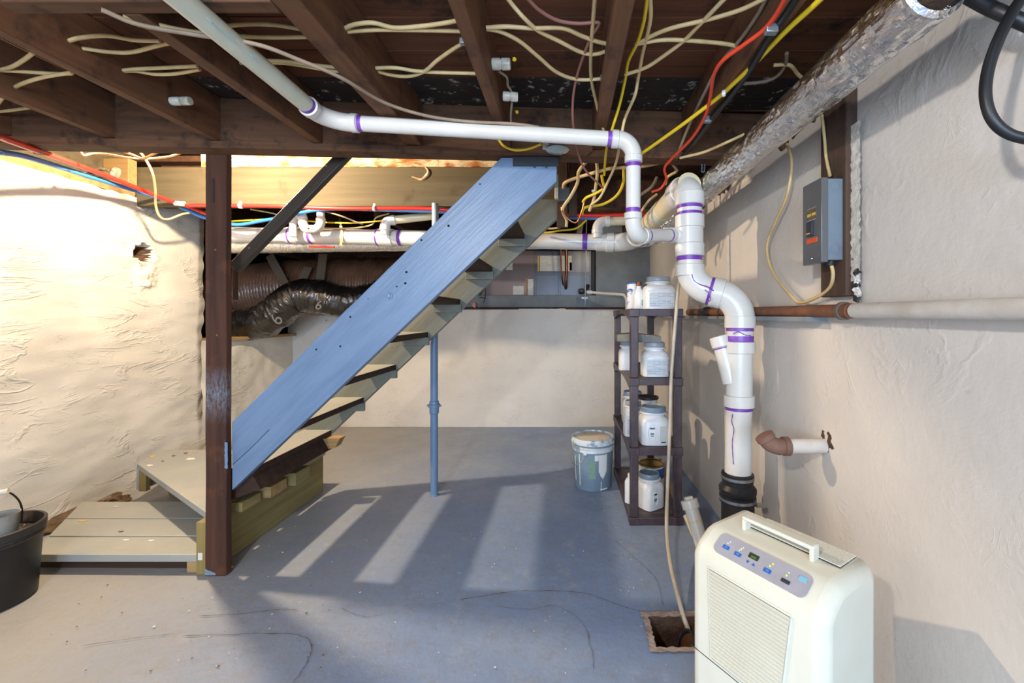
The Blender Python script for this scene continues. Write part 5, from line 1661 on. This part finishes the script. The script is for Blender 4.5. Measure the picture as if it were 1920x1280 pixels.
m.add([p for q in pts for p in q], [(2 * k, 2 * k + 2, 2 * k + 3, 2 * k + 1) for k in range(K)])
m.build('blue_label', MT['blue_print'], cn)
wb = thing('white_bottle', 'narrow white plastic container left of the bottom tier post', 'bottle', ((1181 - CX) * 2.66 / F, 2.66, T0))
lathe('bottle_body', [(.028, 0), (.032, .005), (.032, .13), (.022, .15), (.012, .155), (.012, .165)], wloc(wb), MT['jar'], wb)
lathe('bottle_cap', [(.014, .160), (.014, .18), (.010, .182)], wloc(wb), MT['jar'], wb)
bc = thing('blue_print_can', 'blue and white printed tin at the left end of the top tier', 'can', ((1189 - CX) * 2.78 / F, 2.78, T3))
lathe('can_body', [(.045, 0), (.046, .004), (.046, .17)], wloc(bc), MT['can_print'], bc)
lathe('can_rim', [(.046, .168), (.048, .170), (.048, .178), (.042, .180), (.001, .174)], wloc(bc), MT['blue_print'], bc)
sb = thing('spray_bottle', 'small white spray bottle between the tin and the jar on the top tier', 'bottle', ((1198 - CX) * 2.62 / F, 2.62, T3))
lathe('bottle_body', [(.030, 0), (.033, .006), (.032, .09), (.022, .12), (.013, .135), (.013, .15)], wloc(sb), MT['jar'], sb)
lathe('spray_cap', [(.014, .145), (.018, .15), (.016, .17), (.006, .172)], wloc(sb), MT['copper'], sb)
box('green_mark', wloc(sb) + Vector((.012, -.034, .025)), wloc(sb) + Vector((.022, -.030, .06)), MT['green_print'], sb)
m = MB().prism([W(1157, 640, 2.62), W(1157, 627, 2.62), W(1190, 625, 2.55), W(1240, 630, 2.50), W(1240, 643, 2.50), W(1200, 641, 2.52)], (.0, .16, .0))
tag(m.build('scrap_board', MT['tray'], bevel=.003), 'stained scrap board resting on top of the second tier jars', 'board')
m = MB().obox(W(1252, 902, 2.92), (W(1268, 950, 2.70) - W(1236, 862, 3.12)) / 2, (.012, .0, .004), (0, .008, .006))
tag(m.build('wood_stick', MT['raw_wood'], bevel=.002), 'thin wooden stick leaning at the back of the bottom tier', 'stick')

# ---- bucket on the floor
bk = thing('paint_bucket', 'blue grey five gallon paint bucket with white drips on the floor by the shelf', 'bucket', (.197, 3.04, 0))
o = wloc(bk)
lathe('bucket_body', [(.001, .002), (.128, .002), (.131, .008), (.142, .255), (.146, .258), (.146, .265), (.143, .268), (.143, .285), (.149, .288), (.149, .296), (.144, .299), (.144, .315)], o, MT['bucket'], bk, n=40)
lathe('rim_band', [(.1435, .262), (.1465, .266), (.1465, .276), (.1445, .280), (.1445, .286), (.151, .289), (.151, .297), (.146, .300)], o, MT['bucket_rim'], bk, n=40)
lathe('lid', [(.146, .312), (.153, .314), (.154, .345), (.151, .352), (.142, .353), (.138, .343), (.132, .341), (.001, .343)], o, MT['bucket_rim'], bk, n=40)
lathe('lid_crust', [(.130, .338), (.124, .345), (.06, .347), (.001, .346)], o, MT['bucket_lid'], bk, n=40)
for k in range(10):
    a = 2 * pi * k / 10 + .2
    box('lid_tab', o + Vector((.1535 * cos(a) - .003, .1535 * sin(a) - .003, .318)), o + Vector((.1535 * cos(a) + .003, .1535 * sin(a) + .003, .335)), MT['bucket_rim'], bk)


def wrap(root, name, o, r0, r1, H, a0_, a1_, fz0, fz1, m, K=14):
    pts = []
    for k in range(K + 1):
        a = a0_ + (a1_ - a0_) * k / K
        for z in (fz0(k / K), fz1(k / K)):
            r = r0 + (r1 - r0) * z / H + .0012
            pts.append(o + Vector((r * cos(a), r * sin(a), z)))
    q = MB()
    q.add(pts, [(2 * k, 2 * k + 2, 2 * k + 3, 2 * k + 1) for k in range(K)])
    return q.build(name, m, root)


wrap(bk, 'white_drip', o, .131, .142, .255, -1.35, -.90, lambda t: .085 + .05 * abs(2 * t - 1) + .012 * N3(t * 6, 1), lambda t: .255, MT['drip'])
wrap(bk, 'white_drip', o, .131, .142, .255, -1.55, -1.36, lambda t: .215 + .01 * N3(t * 5, 3), lambda t: .255, MT['drip'], 8)
wrap(bk, 'white_drip', o, .131, .142, .255, -2.38, -2.33, lambda t: .03 + .01 * t, lambda t: .25, MT['drip'], 3)
wrap(bk, 'white_drip', o, .131, .142, .255, -2.75, -2.66, lambda t: .06, lambda t: .23, MT['drip'], 3)
wrap(bk, 'white_drip', o, .131, .142, .255, -1.22, -1.19, lambda t: .006, lambda t: .07, MT['drip'], 2)
wrap(bk, 'white_drip', o, .131, .142, .255, -1.25, -.8, lambda t: .012 + .006 * N3(t * 7, 8), lambda t: .02, MT['drip'], 8)
wrap(bk, 'green_label', o, .131, .142, .255, -1.85, -1.5, lambda t: .09, lambda t: .215, MT['green_print'], 8)
P = catmull([o + Vector((-.062, -.133, .262)), o + Vector((-.075, -.15, .235)), o + Vector((-.10, -.155, .205)), o + Vector((-.135, -.13, .19)), o + Vector((-.155, -.06, .195)), o + Vector((-.15, .0, .24))], 6)
tube('bail_handle', P, .0028, MT['galv'], bk, 8)
lathe('bail_ear', [(.012, 0), (.012, .010), (.007, .012)], o + Vector((-.060, -.128, .262)), MT['bucket_rim'], bk, (-.4, -.9, 0), 14)

# ================================================================== NURSERY POT (left foreground)
pt = thing('nursery_pot', 'large black plastic pot half full of brown grit in the left foreground', 'pot', (-2.425, 1.775, 0))
o = wloc(pt)
lathe('pot_body', [(.001, .004), (.140, .004), (.148, .012), (.150, .05), (.163, .272), (.164, .275), (.160, .275), (.145, .02), (.001, .02)], o, MT['pot'], pt, n=48)
lathe('pot_rim', [(.163, .262), (.170, .264), (.171, .270), (.166, .274), (.166, .286), (.173, .288), (.174, .318), (.170, .322), (.164, .320), (.160, .29), (.160, .268)], o, MT['pot_rim'], pt, n=48)
gb = MB().lathe([(.158, .255), (.10, .268), (.001, .275)], o, n=30, caps=False)
gr = gb.build('grit_bed', MT['grit'], None)
tag(gr, 'bed of brown grit filling the black pot', 'gravel', kind='stuff')
m = MB()
for k in range(260):
    a, rr = random.random() * 6.283, .15 * sqrt(random.random())
    m.cur = random.randint(0, 1)
    m.blob(o + Vector((rr * cos(a), rr * sin(a), .272 - rr * .06)), random.uniform(.004, .008), (1, 1, .7), seed=k, amp=.5)
tag(m.build('grit', [MT['grit'], MT['grit_pale']], gr, smooth=0), kind='stuff')
ct = thing('cloudy_cup', 'cloudy grey plastic cup standing in the grit of the black pot', 'cup', o + Vector((.100, -.020, .262)))
lathe('cup_wall', [(.040, .0), (.044, .002), (.053, .125), (.055, .128), (.051, .127), (.042, .006)], wloc(ct), MT['cup'], ct, n=32)
P = catmull([W(40, 976, 1.905), W(41, 955, 1.89), W(36, 939, 1.87), W(23, 926, 1.83), W(8, 921, 1.80)], 8)
tube('bail_wire', P, .0035, MT['iron'], pt, 8)
tube('bail_grip', [P[-1] + Vector((.01, .006, 0)), P[-1] - Vector((.10, .06, .012))], .011, MT['porcelain'], pt, 14)

# ================================================================== DEHUMIDIFIER
L0 = Vector((.350, 1.197, 0)); R0 = Vector((.548, .897, 0))
U = (R0 - L0); WID = U.length; U.normalize()
Vd = Vector((-U.y, U.x, 0))      # towards the wall
DEP = .255
HT = .615
dh = thing('dehumidifier', 'ivory plastic dehumidifier with front grille and top handle by the right wall', 'dehumidifier', L0 + U * WID / 2 + Vd * DEP / 2)


def P3(u, v, z):
    return L0 + U * u + Vd * v + Vector((0, 0, z))


prof = [(0, .012), (0, .545), (.004, .556), (.020, .578), (.062, .607), (.085, .613), (DEP - .03, HT), (DEP, HT - .03), (DEP, .012)]
m = MB().prism([P3(0, v, z) for v, z in prof], U * WID)
body = m.build('body', MT['dehum'], dh, bevel=.030, seg=5)
body.modifiers['bevel'].angle_limit = R(55)
# grille
gu0, gu1a, gu1b, gz1, gz0 = .066, .284, .247, .530, .297
m = MB().prism([P3(gu0, -.0008, gz1), P3(gu1a, -.0008, gz1), P3(gu1b + .01, -.0008, gz0), P3(gu0 + .008, -.0008, gz0)], Vd * .004)
m.build('grille_recess', MT['dehum_dark'], dh)
nl = 23
for k in range(nl):
    t = (k + .5) / nl
    z = gz1 + (gz0 - gz1) * t
    ua, ub = gu0 + .008 * t, gu1a + (gu1b + .01 - gu1a) * t
    c = P3((ua + ub) / 2, -.0025, z)
    MB().obox(c, U * (ub - ua) / 2, -Vd * .0028 + Vector((0, 0, -.0010)), Vector((0, 0, .0031)) - Vd * .0016).build('louver', MT['dehum'], dh, smooth=0)
for (ua, za, ub, zb2) in ((gu0 - .003, gz1, gu0 + .005, gz0), (gu1a + .003, gz1, gu1b + .013, gz0)):
    tube('grille_frame', [P3(ua, -.001, za), P3(ub, -.001, zb2)], .0032, MT['dehum'], dh, 8)
tube('grille_frame', [P3(gu0 - .003, -.001, gz1 + .004), P3(gu1a + .003, -.001, gz1 + .004)], .0032, MT['dehum'], dh, 8)
# bucket seam
tube('bucket_seam', [P3(.004, -.0003, .288), P3(WID - .004, -.0003, .288)], .0011, MT['dehum_dark'], dh, 6)
# control panel on the sloped shoulder
sa, sb_ = Vector((.018, .5765)), Vector((.064, .6085))
sd = (sb_ - sa).normalized()
sn = Vector((-sd.y, sd.x))       # outward normal in (v,z)


def PS(u, s, h=0):
    """point on the shoulder: u across, s up the slope"""
    q = sa + sd * s + sn * h
    return P3(u + .035, q.x, q.y)


pan = []
u0_, u1_, s0_, s1_, rr = .026, .272, -.003, .056, .016
for cxq, cyq, a0_ in ((u1_ - rr, s1_ - rr, 0), (u0_ + rr, s1_ - rr, pi / 2), (u0_ + rr, s0_ + rr, pi), (u1_ - rr, s0_ + rr, 1.5 * pi)):
    for k in range(6):
        a = a0_ + pi / 2 * k / 5
        pan.append(PS(cxq + rr * cos(a), cyq + rr * sin(a), -.004))
nv = (PS(0, 0, 1) - PS(0, 0, 0))
MB().prism(pan, nv * .0065).build('control_panel', MT['panel'], dh)


def pad(name, u, s, w, h, m, t=.0045):
    return MB().obox(PS(u, s, .003), U * w / 2, (PS(0, 1) - PS(0, 0)) * h / 2, nv * (t - .003)).build(name, m, dh, bevel=.0008)


for u, s in ((.058, .020), (.094, .018), (.176, .016)):
    pad('button', u, s, .018, .010, MT['button'])
pad('dark_button', .222, .014, .020, .009, MT['button_dark'])
pad('lcd_screen', .132, .032, .026, .014, MT['lcd'])
for u, s in ((.125, .013), (.141, .013)):
    sg = -1 if u < .13 else 1
    MB().prism([PS(u - .004, s - .003 * sg, .002), PS(u + .004, s - .003 * sg, .002), PS(u, s + .004 * sg, .002)], nv * .002).build('arrow_button', MT['button'], dh)
pad('energy_mark', .252, .038, .018, .012, MT['text_blue'])
for u, s, on in ((.056, .033, 0), (.060, .039, 0), (.092, .030, 0), (.095, .035, 1), (.098, .041, 0), (.176, .030, 1), (.180, .038, 1), (.218, .028, 1), (.220, .037, 0)):
    lathe('indicator_led', [(.0019, 0), (.0016, .0012), (.0002, .0016)], PS(u, s, .0024), MT['led'] if on else MT['led_off'], dh, nv, 10)
pad('display_glow', .133, .030, .014, .006, MT['lcd_green'], .0048)
for u, s in ((.058, .020), (.094, .018), (.176, .016)):
    for q in (-.0015, .0015):
        pad('button_print', u, s + q, .009, .0008, MT['text_blue'], .0049)
# handle and top vent
HA, HB, HV, HH = .085, .277, .128, .030
hp = fillet([P3(HA, HV, HT - .004), P3(HA, HV, HT + HH), P3(HB, HV, HT + HH), P3(HB, HV, HT - .004)], .010, 5)
m = MB()
MB().obox(P3((HA + HB) / 2, HV, HT + HH), U * (HB - HA) / 2, Vd * .016, Vector((0, 0, .0055))).build('handle', MT['dehum'], dh, bevel=.004)
for u in (HA + .005, HB - .005):
    MB().obox(P3(u, HV, HT + HH / 2), U * .0055, Vd * .015, Vector((0, 0, HH / 2 + .003))).build('handle_foot', MT['dehum'], dh, bevel=.003)
box_c = P3((HA + HB) / 2, HV + .045, HT + .0008)
MB().obox(P3((HA + HB) / 2 + .03, HV + .052, HT + .0012), U * .115, Vd * .042, Vector((0, 0, .0012))).build('vent_recess', MT['dehum_dark'], dh)
for k in range(10):
    MB().obox(P3((HA + HB) / 2 + .03, HV + .014 + .0085 * k, HT + .003), U * .115, Vd * .0026, Vector((0, 0, .0018))).build('vent_slat', MT['dehum'], dh)
0 and tube('side_seam', [P3(WID + .0003, DEP * .62, .04), P3(WID + .0003, DEP * .62, .54)], .0010, MT['dehum_dark'], dh, 6)
for u, v in ((.04, .04), (WID - .04, .04), (.04, DEP - .04), (WID - .04, DEP - .04)):
    lathe('foot', [(.018, 0), (.018, .014)], P3(u, v, 0), MT['rubber'], dh, n=14)
